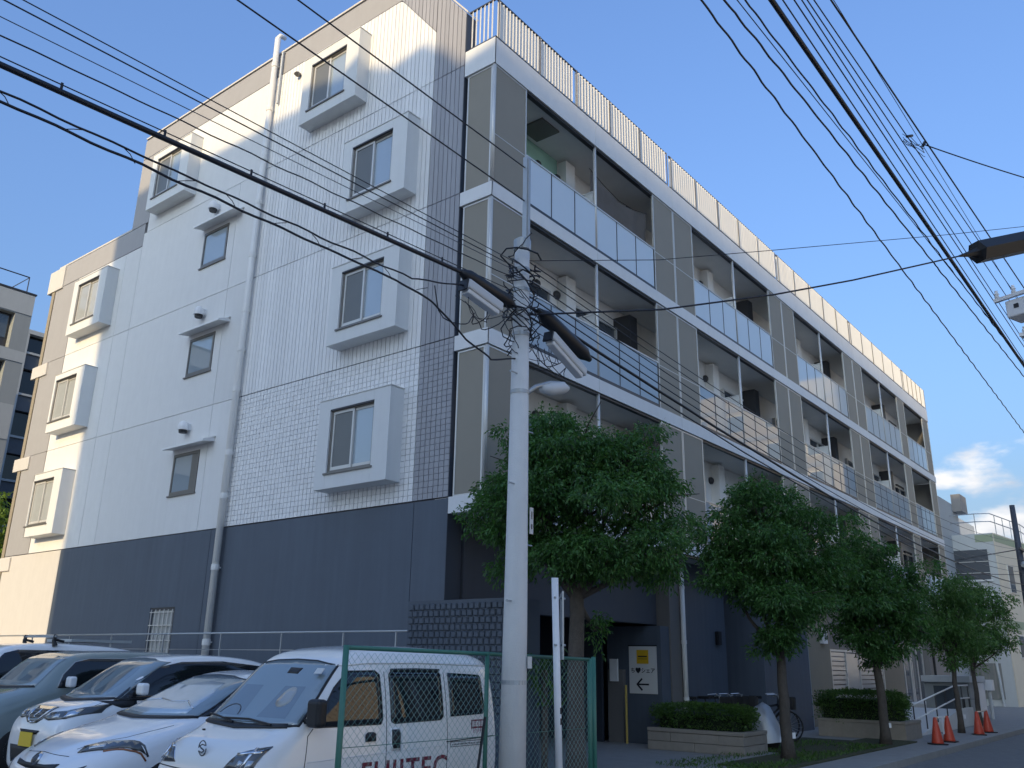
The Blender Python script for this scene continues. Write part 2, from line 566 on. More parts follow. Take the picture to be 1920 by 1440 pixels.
# window boxes
def window_box(ya, yb, F, zt=2.08, curtain=False):
    zb0, zb1 = F + .38, F + zt
    wa, wb, w0, w1 = ya + .42, ya + 1.64, F + .68, F + 1.92
    X = -.35
    mb = MB()
    mb.box(X, .0, ya, wa, zb0, zb1).box(X, 0, wb, yb, zb0, zb1).box(X, 0, wa, wb, zb0, w0).box(X, 0, wa, wb, w1, zb1)
    o = mb.build('window_box', 'box_white', B, bevel=.006)
    MB().box(X - .012, 0.0, ya - .012, yb + .012, zb1 + .002, zb1 + .02).build('cap', 'alu', o)
    fr = MB()
    t = .045
    xf = X + .035
    fr.box(xf, xf + .1, wa, wa + t, w0, w1).box(xf, xf + .1, wb - t, wb, w0, w1).box(xf, xf + .1, wa + t, wb - t, w0, w0 + t).box(xf, xf + .1, wa + t, wb - t, w1 - t, w1)
    fr.box(X - .03, xf, wa - .05, wb + .05, w0 - .035, w0 - .003)
    fr.build('frame', 'bronze', o)
    MB().box(X + .004, xf + .02, wa, wb, w1 - .03, w1 + .001).build('head_flashing', 'alu_dark', o)
    mid = (wa + wb) / 2
    # left half (larger y): outer sash with insect screen; right half: clear pane
    sa = MB()
    for a, b in ((mid - .02, wb - t), (wa + t, mid + .03)):
        x0 = xf + (.02 if a > wa + .2 else .05)
        sa.box(x0, x0 + .03, a, a + .045, w0 + t, w1 - t).box(x0, x0 + .03, b - .045, b, w0 + t, w1 - t)
        sa.box(x0, x0 + .03, a + .045, b - .045, w0 + t, w0 + t + .07).box(x0, x0 + .03, a + .045, b - .045, w1 - t - .05, w1 - t)
    sa.build('sash', 'alu', o)
    MB().box(xf + .034, xf + .04, mid, wb - t - .03, w0 + t, w1 - t).build('insect_screen', 'curtain_glass' if curtain else 'insect_mesh', o)
    MB().box(xf + .064, xf + .07, wa + t, mid + .02, w0 + t, w1 - t).build('pane', 'curtain_glass' if curtain else 'win_glass', o)
    MB().box(-.02, .0, wa - .05, wb + .05, w0 - .05, w1 + .05).build('backing', 'alu_dark', o)


window_box(2.90, 4.83, 12.95, 2.16)
window_box(1.18, 3.10, 10.05, 2.12)
window_box(1.19, 3.14, 7.15)
window_box(1.19, 3.15, 4.25, 2.12)
window_box(9.55, 11.45, 12.95, 2.12)
window_box(13.10, 15.02, 10.05, curtain=True)
window_box(13.42, 15.15, 7.15, curtain=True)
window_box(13.66, 15.26, 4.25, 2.10, curtain=True)

# small stair windows with a canopy and a hooded vent
for F in FL[:3]:
    a, b, c, d = 7.74, 8.80, F + .9, F + 1.88
    wn = MB()
    wn.box(-.012, .05, a + .004, a + .075, c + .004, d - .004).box(-.012, .05, b - .055, b - .004, c + .004, d - .004).box(-.012, .05, a + .075, b - .055, c + .004, c + .08).box(-.012, .05, a + .075, b - .055, d - .07, d - .004)
    wn.box(-.04, .0, a - .03, b + .05, c - .03, c)
    o = wn.build('window', 'bronze', B)
    bx('pane', 'win_glass', o, .012, .02, a + .07, b - .05, c + .07, d - .06)
    if F == FL[0]:
        bx('blind', 'bronze', o, .004, .011, a + .07, a + .30, c + .07, d - .06)
    cp = MB().add([(-.30, 7.20, d + .07), (-.30, 8.88, d + .07), (0, 8.88, d + .12), (0, 7.20, d + .12), (-.30, 7.20, d + .12), (-.30, 8.88, d + .12), (0, 8.88, d + .21), (0, 7.20, d + .21)],
                  [(0, 3, 2, 1), (4, 5, 6, 7), (0, 1, 5, 4), (1, 2, 6, 5), (2, 3, 7, 6), (3, 0, 4, 7)]).build('canopy', 'fascia', B)
    bx('flashing', 'alu', cp, -.05, -.004, 7.16, 8.92, d + .205, d + .23)
    vh = MB().lathe([(.125, -.02), (.13, .05), (.122, .10), (.10, .15), (.06, .19), (.015, .205)], (-.13, 8.36, F + 2.42), 'z', 16)
    vh.box(-.13, 0, 8.27, 8.45, F + 2.42, F + 2.56)
    v = vh.build('vent_hood', 'white_paint', B)
    MB().lathe([(.10, 0), (.09, -.07)], (-.13, 8.36, F + 2.40), 'z', 12).build('vent_mouth', 'black', v)

# drain pipe with collars, small overflow pipe beside its head
pp = MB().tube([(-.11, 6.42, .93), (-.11, 6.42, 16.72)], .074, 12).build('drain_pipe', 'pvc', B, smooth=True)
for z in [1.9, 3.4, 4.9, 5.85, 7.3, 8.25, 9.2, 10.6, 12.0, 13.2, 14.6, 15.9]:
    MB().lathe([(.083, -.06), (.086, 0), (.083, .06)], (-.11, 6.42, z), 'z', 12).box(-.10, 0, 6.38, 6.46, z - .015, z + .015).build('collar', 'pvc', pp)
MB().tube([(-.11, 6.42, 16.72), (-.05, 6.42, 16.84), (.1, 6.42, 16.86)], .06, 8).build('pipe_head', 'pvc', pp, smooth=True)
MB().tube([(-.06, 6.2, 14.7), (-.06, 6.2, 16.2), (.1, 6.2, 16.3)], .03, 8).build('overflow_pipe', 'galv', B)
MB().lathe([(.05, 0), (.09, -.05), (.02, -.12)], (-.09, 5.45, 15.25), 'z', 10).box(-.09, 0, 5.43, 5.47, 15.24, 15.27).build('wall_fitting', 'bronze', B)

# barred window in the base
o = MB().box(.012, .05, 7.93, 7.98, 1.0, 2.64).box(.012, .05, 8.87, 8.92, 1.0, 2.64).box(.012, .05, 7.98, 8.87, 2.58, 2.64).box(-.02, .05, 7.93, 8.92, 1.0, 1.05).build('barred_window', 'alu_dark', B)
bx('pane', 'curtain_glass', o, .026, .031, 7.97, 8.88, 1.04, 2.6)
gr = MB()
for i in range(6):
    y = 8.0 + i * .17
    gr.box(-.01, .008, y - .009, y + .009, 1.05, 2.6)
for z in (1.3, 1.62, 1.94, 2.26, 2.54):
    gr.box(-.014, .004, 7.95, 8.90, z - .01, z + .01)
gr.build('grille', 'alu', o)
bx('recess_shade', 'navy_dark', o, -.002, .012, 8.80, 8.93, 1.05, 2.58)  # dark strip painted for the shade at the left of the window recess

# ---- balcony floors
for k, (zb, zt) in enumerate([(3.97, 4.25), (6.87, 7.15), (9.77, 10.05), (12.66, 13.25)]):
    o = MB().box(.03, L - .01, -.755, .335, zb + .004, zt - .002).build('balcony_slab', 'soffit', B)
    MB().box(0, .029, -.78, -.004, zb, zt).build('fascia_panel', 'fascia', o)
    for i in range(9):
        x0 = i * 3.567
        MB().box(x0 + .004, x0 + 3.563, -.78, -.756, zb, zt).build('fascia_panel', 'fascia', o)
    MB().box(.06, L - .06, -.74, -.64, zb - .05, zb + .003).build('drip_channel', 'alu_dark', o)

posts = [3.6, 10.78, 17.75, 24.6]
scr = [(6.15, 7.17), (7.19, 8.22), (13.28, 14.30), (14.32, 15.36), (20.12, 21.18), (21.20, 22.27), (26.98, 28.02)]
glass_runs = [(1.10, 6.13), (8.26, 13.26), (15.40, 20.10), (22.31, 26.95), (28.06, 31.0)]
scme = MB().box(.03, .99, -.01, .01, .03, 2.57).mesh('screen_panel', 'screen')
sfme = MB().box(0, .03, -.022, .022, 0, 2.6).box(.99, 1.02, -.022, .022, 0, 2.6).box(.03, .99, -.018, .018, 0, .03).box(.03, .99, -.018, .018, 2.57, 2.6).box(.03, .99, -.014, .014, 1.05, 1.066).mesh('screen_frame', 'alu')
gme = MB().box(0, .8, -.006, .006, 0, 1.0).mesh('glass_panel', 'frost_glass')
gm2 = MB().box(0, .8, -.006, .006, 0, 1.0).mesh('glass_panel', 'mirror_glass')
pme = MB().tube([(0, 0, 0), (0, 0, 2.6)], .038, 10).mesh('post', 'alu', smooth=True)
wfr = MB().box(-.9, -.85, -.02, .08, 0, 2.05).box(.85, .9, -.02, .08, 0, 2.05).box(-.85, .85, -.02, .08, 2.0, 2.05).box(-.03, .03, 0, .06, 0, 2.0).box(-.85, .85, -.02, .08, 0, .04).mesh('window', 'alu')
wpn = MB().box(-.85, .85, .03, .04, .04, 2.0).mesh('pane', 'pane_dim')
hood = MB().lathe([(.10, 0), (.10, -.05), (.06, -.09)], (0, 0, 0), 'y', 12).mesh('vent_cover', 'alu_dark')
part_me = MB().box(-.02, .02, -.96, -.01, 0.05, 1.45).box(-.03, .03, -.97, -.005, 1.45, 1.48).mesh('partition', 'box_white')
pil_me = MB().box(-.18, .18, -.24, -.002, 0, 2.55).mesh('pillar', 'inner_wall')
dark_me = MB().box(-.16, .16, -.46, -.002, 0, 2.1).mesh('shaded_pillar', 'alu_dark')  # second pillar, the shade on its side face put into the dark colour
ac_me = MB().box(-.38, .38, -.30, 0, .0, .56).mesh('outdoor_unit', 'box_white', origin=(0, 0, 0))
fan_me = MB().lathe([(.21, -.301), (.21, -.312), (.05, -.315)], (-.1, 0, .28), 'y', 18).mesh('fan_grille', 'alu_dark')
for k in range(3):
    F = FL[k]
    H = 2.6
    bwm = 'inner_wall'
    for i in range(9):
        x0 = i * 3.567 + (.31 if i == 0 else .0)
        bx('rear_wall', 'green_tint_wall' if (k == 2 and i == 0) else bwm, B, x0 + .003, i * 3.567 + 3.56, .28, .336, F, F + 2.61)
    # end screens at the near corner
    link('screen_panel', scme, B, (.03, -.74, F), rot=None)
    link('screen_frame', sfme, B, (.03, -.74, F))
    sp = MB().box(.045, .055, -.70, -.10, F + .03, F + 2.57).build('screen_panel', 'screen', B)
    MB().box(.032, .068, -.10, -.07, F, F + 2.6).box(.032, .068, -.70, -.67, F, F + 2.6).box(.034, .066, -.67, -.10, F + 2.57, F + 2.6).box(.034, .066, -.67, -.10, F, F + .03).build('frame', 'alu', sp)
    link('post', pme, B, (.05, -.735, F))
    for a, b in scr:
        p = link('screen_panel', scme, B, (a, -.735, F))
        q = bpy.data.objects.new('frame', sfme)
        COL.objects.link(q)
        q.parent = p
        s_ = (b - a) / 1.02
        p.scale = (s_, 1, 1)
    p = link('screen_panel', scme, B, (31.04, -.735, F))
    q = bpy.data.objects.new('frame', sfme)
    COL.objects.link(q)
    q.parent = p
    for x in posts:
        link('post', pme, B, (x, -.72, F))
        link('partition', part_me, B, (x - .02, .28, F))
        link('pillar', pil_me, B, (x + .16, .28, F))
        link('shaded_pillar', dark_me, B, (x + 2.45, .28, F + .25))
        for dx in (-.2, 1.9):
            link('vent_cover', hood, B, (x - .75 + dx * .35, .278, F + 2.12))
        u = link('outdoor_unit', ac_me, B, (x + 1.6, .2, F + .35))
        q = bpy.data.objects.new('fan_grille', fan_me)
        COL.objects.link(q)
        q.parent = u
    for x in [2.3, 5.0, 9.3, 12.6, 16.4, 19.4, 23.4, 25.8, 29.6]:
        wdw = link('window', wfr, B, (x, .20, F + .03))
        q = bpy.data.objects.new('pane', wpn)
        COL.objects.link(q)
        q.parent = wdw
    for a, b in glass_runs:
        n = max(3, round((b - a) / .84))
        st = (b - a) / n
        for i in range(n):
            gp = link('glass_panel', gme if k == 2 or (k == 1 and a > 40) else gm2, B, (a + i * st + .008, -.73, F + .085))
            gp.scale = ((st - .022) / .8, 1, 1)
            if i:
                MB().box(a + i * st - .013, a + i * st + .007, -.745, -.715, F + .04, F + 1.1).build('glazing_bar', 'alu_dark', B)
        MB().box(a - .02, b + .02, -.752, -.708, F + 1.086, F + 1.115).build('top_rail', 'alu', B)
        MB().box(a - .02, b + .02, -.757, -.70, F + .004, F + .084).build('bottom_rail', 'alu_dark', B)
        MB().box(a - .05, a - .02, -.75, -.70, F, F + 1.115).build('end_post', 'alu', B)
        MB().box(b + .02, b + .05, -.75, -.70, F, F + 1.115).build('end_post', 'alu', B)
    # small window at the far end of each balcony
    o = MB().box(29.2, 29.25, .19, .27, F + 1.2, F + 2.2).box(30.2, 30.25, .19, .27, F + 1.2, F + 2.2).box(29.25, 30.2, .19, .27, F + 2.15, F + 2.2).box(29.25, 30.2, .19, .27, F + 1.2, F + 1.25).build('end_window', 'alu_dark', B)
    bx('far_end_wall', 'taupe_wall', B, L - .12, L - .02, -.72, .275, F, F + 2.6)
# escape hatch in the top balcony ceiling
bx('hatch', 'bronze', B, 2.0, 2.62, -.45, .16, 12.62, 12.662)

# ---- roof terrace railing
RZ = 13.25
secs = [(0.06, 6.95), (7.12, 14.05), (14.22, 21.1), (21.25, 28.2), (28.35, 32.0)]
rail = MB()
for a, b in secs:
    rail.box(a, b, -.76, -.725, 14.2, 14.232)
    rail.box(a, b, -.75, -.73, 13.30, 13.325)
rail.box(.035, .07, -.765, -.05, 14.2, 14.232).box(.045, .065, -.75, -.05, 13.30, 13.325)
rl = rail.build('terrace_rail', 'alu_dark', B)
pm = MB().box(-.011, .011, -.010, .010, 0, .95).mesh('rail_post', 'bronze')
for a, b in secs:
    n = 5
    for i in range(n + 1):
        link('rail_post', pm, B, (a + .03 + (b - a - .06) * i / n, -.785, RZ))
pmd = MB().box(-.02, .02, -.02, .02, 0, .9).mesh('slat', 'slat_white')
sl_n = MB().box(-.034, .034, -.006, .006, 0, .87).mesh('slat', 'slat_white')
sl_w = MB().box(-.058, .058, -.006, .006, 0, .87).mesh('slat', 'slat_white')
x = .14
while x < 2.75:
    link('slat', sl_n, B, (x, -.74, 13.327), rot=(0, 0, R(-38 + random.uniform(-3, 3))))
    x += .105
for a, b in secs:
    x = max(a + .1, 2.9)
    while x < b - .05:
        link('slat', sl_w, B, (x, -.74, 13.327), rot=(0, 0, R(-40 + random.uniform(-2, 2))))
        x += .122
for y in np.arange(-.64, -.05, .105):
    link('slat', sl_n, B, (.055, y, 13.327), rot=(0, 0, R(55)))

# ---- ground floor front
bx('lintel', 'lintel_grey', B, .45, 7.0, 0.0, .28, 2.46, 3.965)
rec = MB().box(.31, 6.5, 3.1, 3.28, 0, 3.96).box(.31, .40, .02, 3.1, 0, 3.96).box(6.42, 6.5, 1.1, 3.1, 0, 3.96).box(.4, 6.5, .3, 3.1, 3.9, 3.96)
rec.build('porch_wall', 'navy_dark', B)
dr = bx('entrance_door', 'alu_dark', B, 3.2, 5.0, 3.04, 3.09, 0, 2.3)
bx('pane', 'dark_glass', dr, 3.3, 4.9, 3.02, 3.035, .1, 2.2)
bx('porch_lamp', 'lit_lamp', B, 6.36, 6.41, 1.75, 1.83, 1.60, 1.66)
MB().box(6.66, 7.05, -.27, 1.1, 0, 2.42).build('pylon_wall', 'navy_wall', B)
MB().box(7.06, 7.62, -.30, .34, 0, 3.965).build('column', 'column_grey', B)
bx('intercom_wall', 'column_grey', B, 6.52, 6.65, .62, 1.0, 0, 1.5)
ic = bx('intercom', 'fascia', B, 6.47, 6.515, .72, .92, 1.25, 1.72)
dp = MB().tube([(7.55, -.37, 0.02), (7.55, -.37, 3.96)], .055, 10).build('downpipe', 'pvc', B, smooth=True)
for z in (.9, 2.1, 3.3):
    MB().lathe([(.064, -.04), (.064, .04)], (7.55, -.37, z), 'z', 10).build('collar', 'pvc', dp)
bx('front_wall', 'navy_wall', B, 7.63, 10.5, 0.0, .34, 0, 3.965)
bx('front_wall', 'navy_dark', B, 10.5, 11.1, .30, .34, 0, 3.965)  # back of a shallow recess, deep shade put into its dark colour
bx('wing_wall', 'navy_wall', B, 11.1, 14.2, -.72, .34, 0, 3.965)
wl = MB().box(9.9, 10.08, -.10, -.004, 2.1, 2.42).build('wall_lamp', 'black', B, bevel=.01)
MB().tube([(14.27, -.66, 0), (14.27, -.66, 3.96)], .05, 8).build('downpipe', 'galv', B)
bx('front_wall', 'beige_wall', B, 14.34, 17.2, -.30, .34, 0, 3.965)
bx('front_wall', 'beige_wall', B, 22.6, 25.0, -.30, .34, 0, 3.965)
bx('front_wall', 'taupe_wall', B, 28.9, L - .02, -.30, .34, 0, 3.965)
bx('front_wall', 'taupe_wall', B, 17.2, 28.9, .20, .34, 0, 3.965)
# louvred utility gate
gt = MB().box(17.22, 22.58, -.30, -.24, 2.1, 2.16).box(17.22, 17.28, -.30, -.24, 0, 2.1).box(22.52, 22.58, -.30, -.24, 0, 2.1).box(18.6, 18.68, -.31, -.23, 0, 2.1).box(19.9, 19.98, -.31, -.23, 0, 2.1).build('utility_gate', 'alu', B)
lm = MB().box(-.65, .65, -.012, .012, -.055, .055).mesh('slat', 'lower_metal')
for i in range(14):
    for xc, s_ in ((17.94, 1.0), (21.25, 1.9)):
        q = link('slat', lm, gt, (xc, -.265, .22 + i * .138))
        q.scale = (s_, 1, 1)
bx('gate_leaf', 'lower_metal', gt, 18.7, 19.88, -.285, -.25, .1, 2.05)
# shop-like doors near the ramp
for x0 in (25.1, 27.0):
    o = MB().box(x0, x0 + .08, -.1, -.0, 0, 2.5).box(x0 + 1.7, x0 + 1.78, -.1, 0, 0, 2.5).box(x0 + .08, x0 + 1.7, -.1, 0, 2.42, 2.5).box(x0 + .85, x0 + .93, -.09, -.01, 0, 2.42).build('glazed_door', 'alu', B)
    bx('pane', 'pane_dim', o, x0 + .08, x0 + 1.7, -.06, -.04, 0, 2.42)
MB().tube([(29.2, -.40, 0), (29.2, -.40, 3.96)], .05, 8).build('downpipe', 'black', B)
bx('threshold', 'concrete', B, 24.9, 28.9, -1.3, .19, .006, .42)

# tiled screen wall by the porch
T = thing('screen_wall', 'dark blue wall clad in relief tiles beside the porch', 'wall', (.2, -.3, 0))
MB().box(-.05, .71, -1.42, -.03, 0, 2.55).box(-.05, -.015, -.03, .76, 0, 2.55).build('wall_body', 'stone_tile', T)
ta = .119
tme = MB().add([(0, -.052, -.048), (0, .052, -.048), (0, .052, .048), (0, -.052, .048), (-.020, -.038, -.038), (-.020, .038, -.038), (-.020, .038, .038), (-.020, -.038, .038)],
               [(4, 7, 6, 5), (0, 4, 5, 1), (1, 5, 6, 2), (2, 6, 7, 3), (3, 7, 4, 0)]).mesh('tile', 'stone_tile')
for r in range(15):
    for c in range(18):
        link('tile', tme, T, (-.052 - .010 * ((r + c) % 2), -1.36 + c * ta + (ta * .25 if r % 2 else 0), .93 + r * .1085))

# handrail on the raised walkway
Hh = thing('guard_rail', 'slim stainless guard rail on the raised edge before the navy wall', 'railing', (-.6, 6, .93))
MB().tube([(-.6, .2, 2.05), (-.6, 16.5, 2.05)], .017, 8).build('top_rail', 'galv', Hh, smooth=True)
for z in (1.75, 1.45):
    MB().tube([(-.6, .3, z), (-.6, 16.5, z)], .006, 5).build('cable', 'steel', Hh)
for y in (.45, 1.7, 3.35, 5.2, 7.2, 9.3, 11.2, 13.1, 15.0):
    MB().box(-.612, -.588, y - .012, y + .012, .93, 2.04).build('post', 'galv', Hh)
# ---------------------------------------------------------------- other buildings
def simple_block(o, x0, x1, y0, y1, z1, wall, z0=-.3, name='wall'):
    return bx(name, wall, o, x0, x1, y0, y1, z0, z1)


# building at the end of the street, its corner towards the street
RB = thing('corner_building', 'white corner building with green bands and roof terrace at the end of the street', 'building', (42, 0, -.3))
rb = MB().prism([(38.0, 4.5), (38.0, -1.75), (43.2, -2.35), (52, -2.35), (52, 4.5)], 'z', -.6, 7.0)
rb.build('wall', 'rb_wall', RB)
# street face, set proud; weak warm sunlight put into its cream colour
sf = MB()
sf.add([(38.02, -1.80, -.6), (43.2, -2.40, -.6), (43.2, -2.40, 8.14), (38.02, -1.80, 8.14), (38.02, -1.76, -.6), (43.2, -2.352, -.6), (43.2, -2.352, 8.14), (38.02, -1.76, 8.14)],
       [(0, 1, 2, 3), (7, 6, 5, 4), (0, 3, 7, 4), (1, 5, 6, 2), (0, 4, 5, 1), (3, 2, 6, 7)])
sf.build('street_wall', 'rb_cream', RB)
bx('wall', 'rb_cream', RB, 43.21, 52, -2.40, -2.352, -.6, 8.14)
MB().prism([(38.0, 4.5), (38.0, -1.75), (43.2, -2.345), (52, -2.345), (52, 4.5)], 'z', 7.002, 8.14).build('parapet', 'rb_wall', RB)
for z0, z1 in ((7.72, 8.08), (3.56, 3.95)):
    bx('band', 'rb_green', RB, 37.985, 37.998, -1.75, -.95, z0, z1)
    MB().add([(38.02, -1.806, z0), (43.2, -2.406, z0), (43.2, -2.406, z1), (38.02, -1.806, z1), (38.02, -1.8005, z0), (43.2, -2.4005, z0), (43.2, -2.4005, z1), (38.02, -1.8005, z1)],
             [(0, 1, 2, 3), (7, 6, 5, 4), (0, 3, 7, 4), (1, 5, 6, 2), (0, 4, 5, 1), (3, 2, 6, 7)]).build('band', 'rb_green', RB)
bx('awning_window', 'awning', RB, 37.95, 37.995, -1.42, .45, 5.9, 7.35)
for z in (6.2, 6.75):
    bx('window_rail', 'alu', RB, 37.93, 37.949, -1.42, .45, z, z + .03)
bx('window_sill', 'fascia', RB, 37.9, 37.99, -1.5, .5, 5.8, 5.88)
bx('ledge', 'rb_wall', RB, 37.3, 37.99, -.95, .8, 2.9, 3.12)
sh = bx('shutter', 'shutter_grey', RB, 37.95, 37.995, -1.28, .1, .32, 1.95)
for i in range(6):
    bx('rib', 'taupe_wall', sh, 37.93, 37.949, -1.26 + i * .26, -1.2 + i * .26, .34, 1.93)
bx('panel', 'shutter_grey', RB, 37.96, 37.995, .2, 1.2, 1.1, 1.95)
MB().tube([(37.9, -1.05, 3.5), (37.9, -1.15, 1.2), (37.9, -1.2, -.5)], .06, 8).build('downpipe', 'rb_wall', RB)
wi = 0
for z0, z1 in ((5.3, 6.7), (2.2, 3.3)):
    for t in (.34, .72):
        x = 38.02 + t * 5.18
        y = -1.80 - t * .6
        o = MB().obox((x, y - .02, (z0 + z1) / 2), (.42, -.0486, 0), (0, .02, 0), (0, 0, (z1 - z0) / 2)).build('window', 'alu', RB)
        MB().obox((x, y - .045, (z0 + z1) / 2), (.37, -.043, 0), (0, .008, 0), (0, 0, (z1 - z0) / 2 - .05)).build('pane', 'pane_dim', o)
rr = MB()
for z in (9.15, 8.75):
    rr.tube([(38.05, 3.5, z), (38.05, -1.1, z), (38.3, -1.7, z), (43, -2.3, z), (51, -2.3, z)], .025, 6)
for p in [(38.05, 2.2), (38.05, .6), (38.05, -1.05), (38.9, -1.8), (40.1, -1.95), (41.3, -2.1), (43, -2.3), (46, -2.3), (49, -2.3)]:
    rr.tube([(p[0], p[1], 8.14), (p[0], p[1], 9.15)], .02, 6)
rr.build('roof_railing', 'galv', RB)
MB().box(42, 50, 1.2, 4.4, 8.14, 10.2).build('roof_room', 'rb_wall', RB)

PB = thing('stepped_building', 'tall pale grey building with slanted roof just past the block\'s far end', 'building', (36, 6, 0))
MB().prism([(.1, -.3), (.1, 9.9), (1.6, 11.0), (7, 11.0), (7, -.3)], 'x', 35.0, 40.2).build('wall', 'grey_wall_pale', PB)
bx('gutter_box', 'taupe_wall', PB, 39.0, 40.4, -.35, .1, 9.5, 10.4)
bx('roof_panel', 'slat_white', PB, 36, 40, 1.8, 2.2, 11.0, 12.4)
d = bx('terrace_door', 'awning', PB, 40.21, 40.24, 1.0, 2.2, 8.2, 10.0)

FB = thing('far_street_building', 'cream low building at the far right end of the street', 'building', (70, -3, -.3))
bx('wall', 'rb_cream', FB, 56, 80, -3.2, 5, -.5, 7.2)
for i in range(4):
    o = bx('window', 'alu', FB, 55.93, 55.998, -2.6 + i * 1.7, -1.5 + i * 1.7, 4.2, 5.6)
    bx('pane', 'pane_dim', o, 55.90, 55.929, -2.55 + i * 1.7, -1.55 + i * 1.7, 4.25, 5.55)

# far left: grey block and a dark glazed block behind it
GA = thing('grey_block', 'plain grey building with recessed openings at the far left edge', 'building', (0, 33, 0))
bx('wall', 'grey_wall', GA, -14, 4.3, 30.4, 42, -.3, 17.2)
yb = 30.4
rows_ = [(9.0, 10.4), (12.05, 13.9), (14.5, 16.15)]
zc = -.3
for (a, b) in rows_:
    bx('wall_band', 'grey_wall', GA, -14, 4.3, 30.0, 30.39, zc, a)
    zc = b
bx('wall_band', 'grey_wall', GA, -14, 4.3, 30.0, 30.39, zc, 17.2)
for (a, b) in rows_:
    xr = 3.6
    for i in range(4):
        x1 = xr - i * 4.6
        bx('pier', 'grey_wall', GA, x1, 4.3 if i == 0 else x1 + .9, 30.0, 30.39, a, b)
        o = bx('window', 'alu_dark', GA, x1 - 3.7, x1, 30.36, 30.395, a, b)
        bx('pane', 'pane_dim', o, x1 - 3.6, x1 - .1, 30.33, 30.358, a + .5, b - .08)
for z0, z1 in ((10.45, 12.0), (13.95, 14.45), (16.2, 17.15)):
    bx('pale_panel', 'grey_wall_pale', GA, 2.4, 4.29, 29.97, 29.998, z0, z1)
gr_ = MB().tube([(-14, 30.3, 18.1), (4.0, 30.3, 18.1), (4.0, 36, 18.1)], .03, 5)
for x in (-6, -4, -2, 0, 2, 4):
    gr_.tube([(x, 30.3, 17.2), (x, 30.3, 18.1)], .025, 5)
gr_.build('roof_railing', 'alu_dark', GA)
bx('roof_edge', 'alu_dark', GA, -14.05, 4.34, 29.95, 42, 17.2, 17.27)

GB = thing('glazed_block', 'dark glazed tower with a pale frame grid behind the grey building', 'building', (11, 46, 0))
bx('wall', 'dark_glass', GB, 5.5, 22, 42.3, 55, -.3, 19.5)
for z in (3.0, 5.7, 8.4, 10.9, 13.4, 15.9, 18.4):
    bx('balcony_front', 'awning', GB, 5.52, 21.9, 42.0, 42.29, z - 1.1 + .1, z - .1)
    bx('floor_band', 'grey_wall_pale', GB, 5.5, 22, 41.9, 42.28, z - .1, z + .02)
for x in (5.5, 8.75, 10.6, 13.4, 16):
    bx('frame_column', 'grey_wall_pale', GB, x - .12, x + .12, 41.86, 42.27, -.3, 19.5)
bx('roof_band', 'grey_wall_pale', GB, 5.4, 22.1, 41.85, 55, 19.5, 19.75)

# buildings across the street and behind the camera: they throw the shade on the block and stand in the glass reflections
def street_block(label, x0, x1, y0, y1, z1, wall, nx, floors, face):
    o = thing('street_building', label, 'building', ((x0 + x1) / 2, (y0 + y1) / 2, 0))
    bx('wall', wall, o, x0, x1, y0, y1, -.3, z1)
    for f in range(floors):
        zz = 1.0 + f * 2.9
        for i in range(nx):
            if face == 'y':
                xa = x0 + (i + .5) * (x1 - x0) / nx
                w_ = bx('window', 'alu', o, xa - .9, xa + .9, y1 + .002, y1 + .06, zz, zz + 1.4)
                bx('pane', 'pane_dim', w_, xa - .84, xa + .84, y1 + .062, y1 + .07, zz + .06, zz + 1.34)
    return o


street_block('cream house across the street from the porch', 5.5, 27, -26, -13.2, 8.6, 'cream_wall', 5, 2, 'y')
tb = street_block('tall cream apartment house across the street further along', 60, 84, -46, -13.4, 25, 'cream_wall', 5, 8, 'y')
for f in range(8):
    bx('floor_band', 'rb_wall', tb, 59.9, 59.998, -46, -13.4, 3.0 + f * 2.9, 3.35 + f * 2.9)
    for i in range(9):
        yy = -45 + i * 3.5
        o = bx('window', 'alu', tb, 59.93, 59.998, yy + .8, yy + 2.5, 1.0 + f * 2.9, 2.6 + f * 2.9)
        bx('pane', 'pane_dim', o, 59.90, 59.928, yy + .87, yy + 2.43, 1.07 + f * 2.9, 2.53 + f * 2.9)
for i in range(3):
    bx('pier', 'rb_wall', tb, 59.8, 59.897, -15 - i * 9, -14.3 - i * 9, 0, 25)
street_block('white house across the street beside the tall one', 28.5, 35, -24, -13.4, 11.0, 'rb_wall', 2, 3, 'y')
# unseen block added west of the lot, its stepped outline shaped to cast the shade
SB = thing('west_shade_block', 'unseen block west of the parking lot, outline shaped to cast the shade', 'building', (-45, -5, 0))
xo = -36.0
sh_ = xo * math.tan(SUN_AZ)                       # sideways offset of the shade between there and the gable plane
rise = -xo * math.tan(SUN_EL) / math.cos(SUN_AZ)
prof = [(13.62, -20), (13.62, 14.45), (12.0, 14.5), (8.0, 14.3), (4.5, 14.2), (3.5, 14.02), (2.9, 14.3), (2.2, 13.9), (1.2, 14.05), (.6, 13.6), (.1, 13.05), (-.8, 13.18), (-4.4, 18.75), (-7.65, 23.4), (-14.2, 23.4), (-14.2, -20)]
pr_ = [(a + sh_, max(b + rise, -.3)) for a, b in prof]
nb = len(pr_)
sk_ = 11 * math.tan(SUN_AZ)
MB().add([(xo, a, b) for a, b in pr_] + [(xo - 11, a - sk_, b - .05) for a, b in pr_],
         [tuple(range(nb)), tuple(range(nb, 2 * nb))[::-1]] + [(i, nb + i, nb + (i + 1) % nb, (i + 1) % nb) for i in range(nb)]).build('wall', 'cream_wall', SB)
for f in range(7):
    for i in range(6):
        yy = sh_ - 8.5 + i * 3.6
        o = bx('window', 'alu', SB, xo + .002, xo + .06, yy, yy + 1.8, 1.2 + f * 3, 2.6 + f * 3)
        bx('pane', 'pane_dim', o, xo + .062, xo + .07, yy + .06, yy + 1.74, 1.26 + f * 3, 2.54 + f * 3)

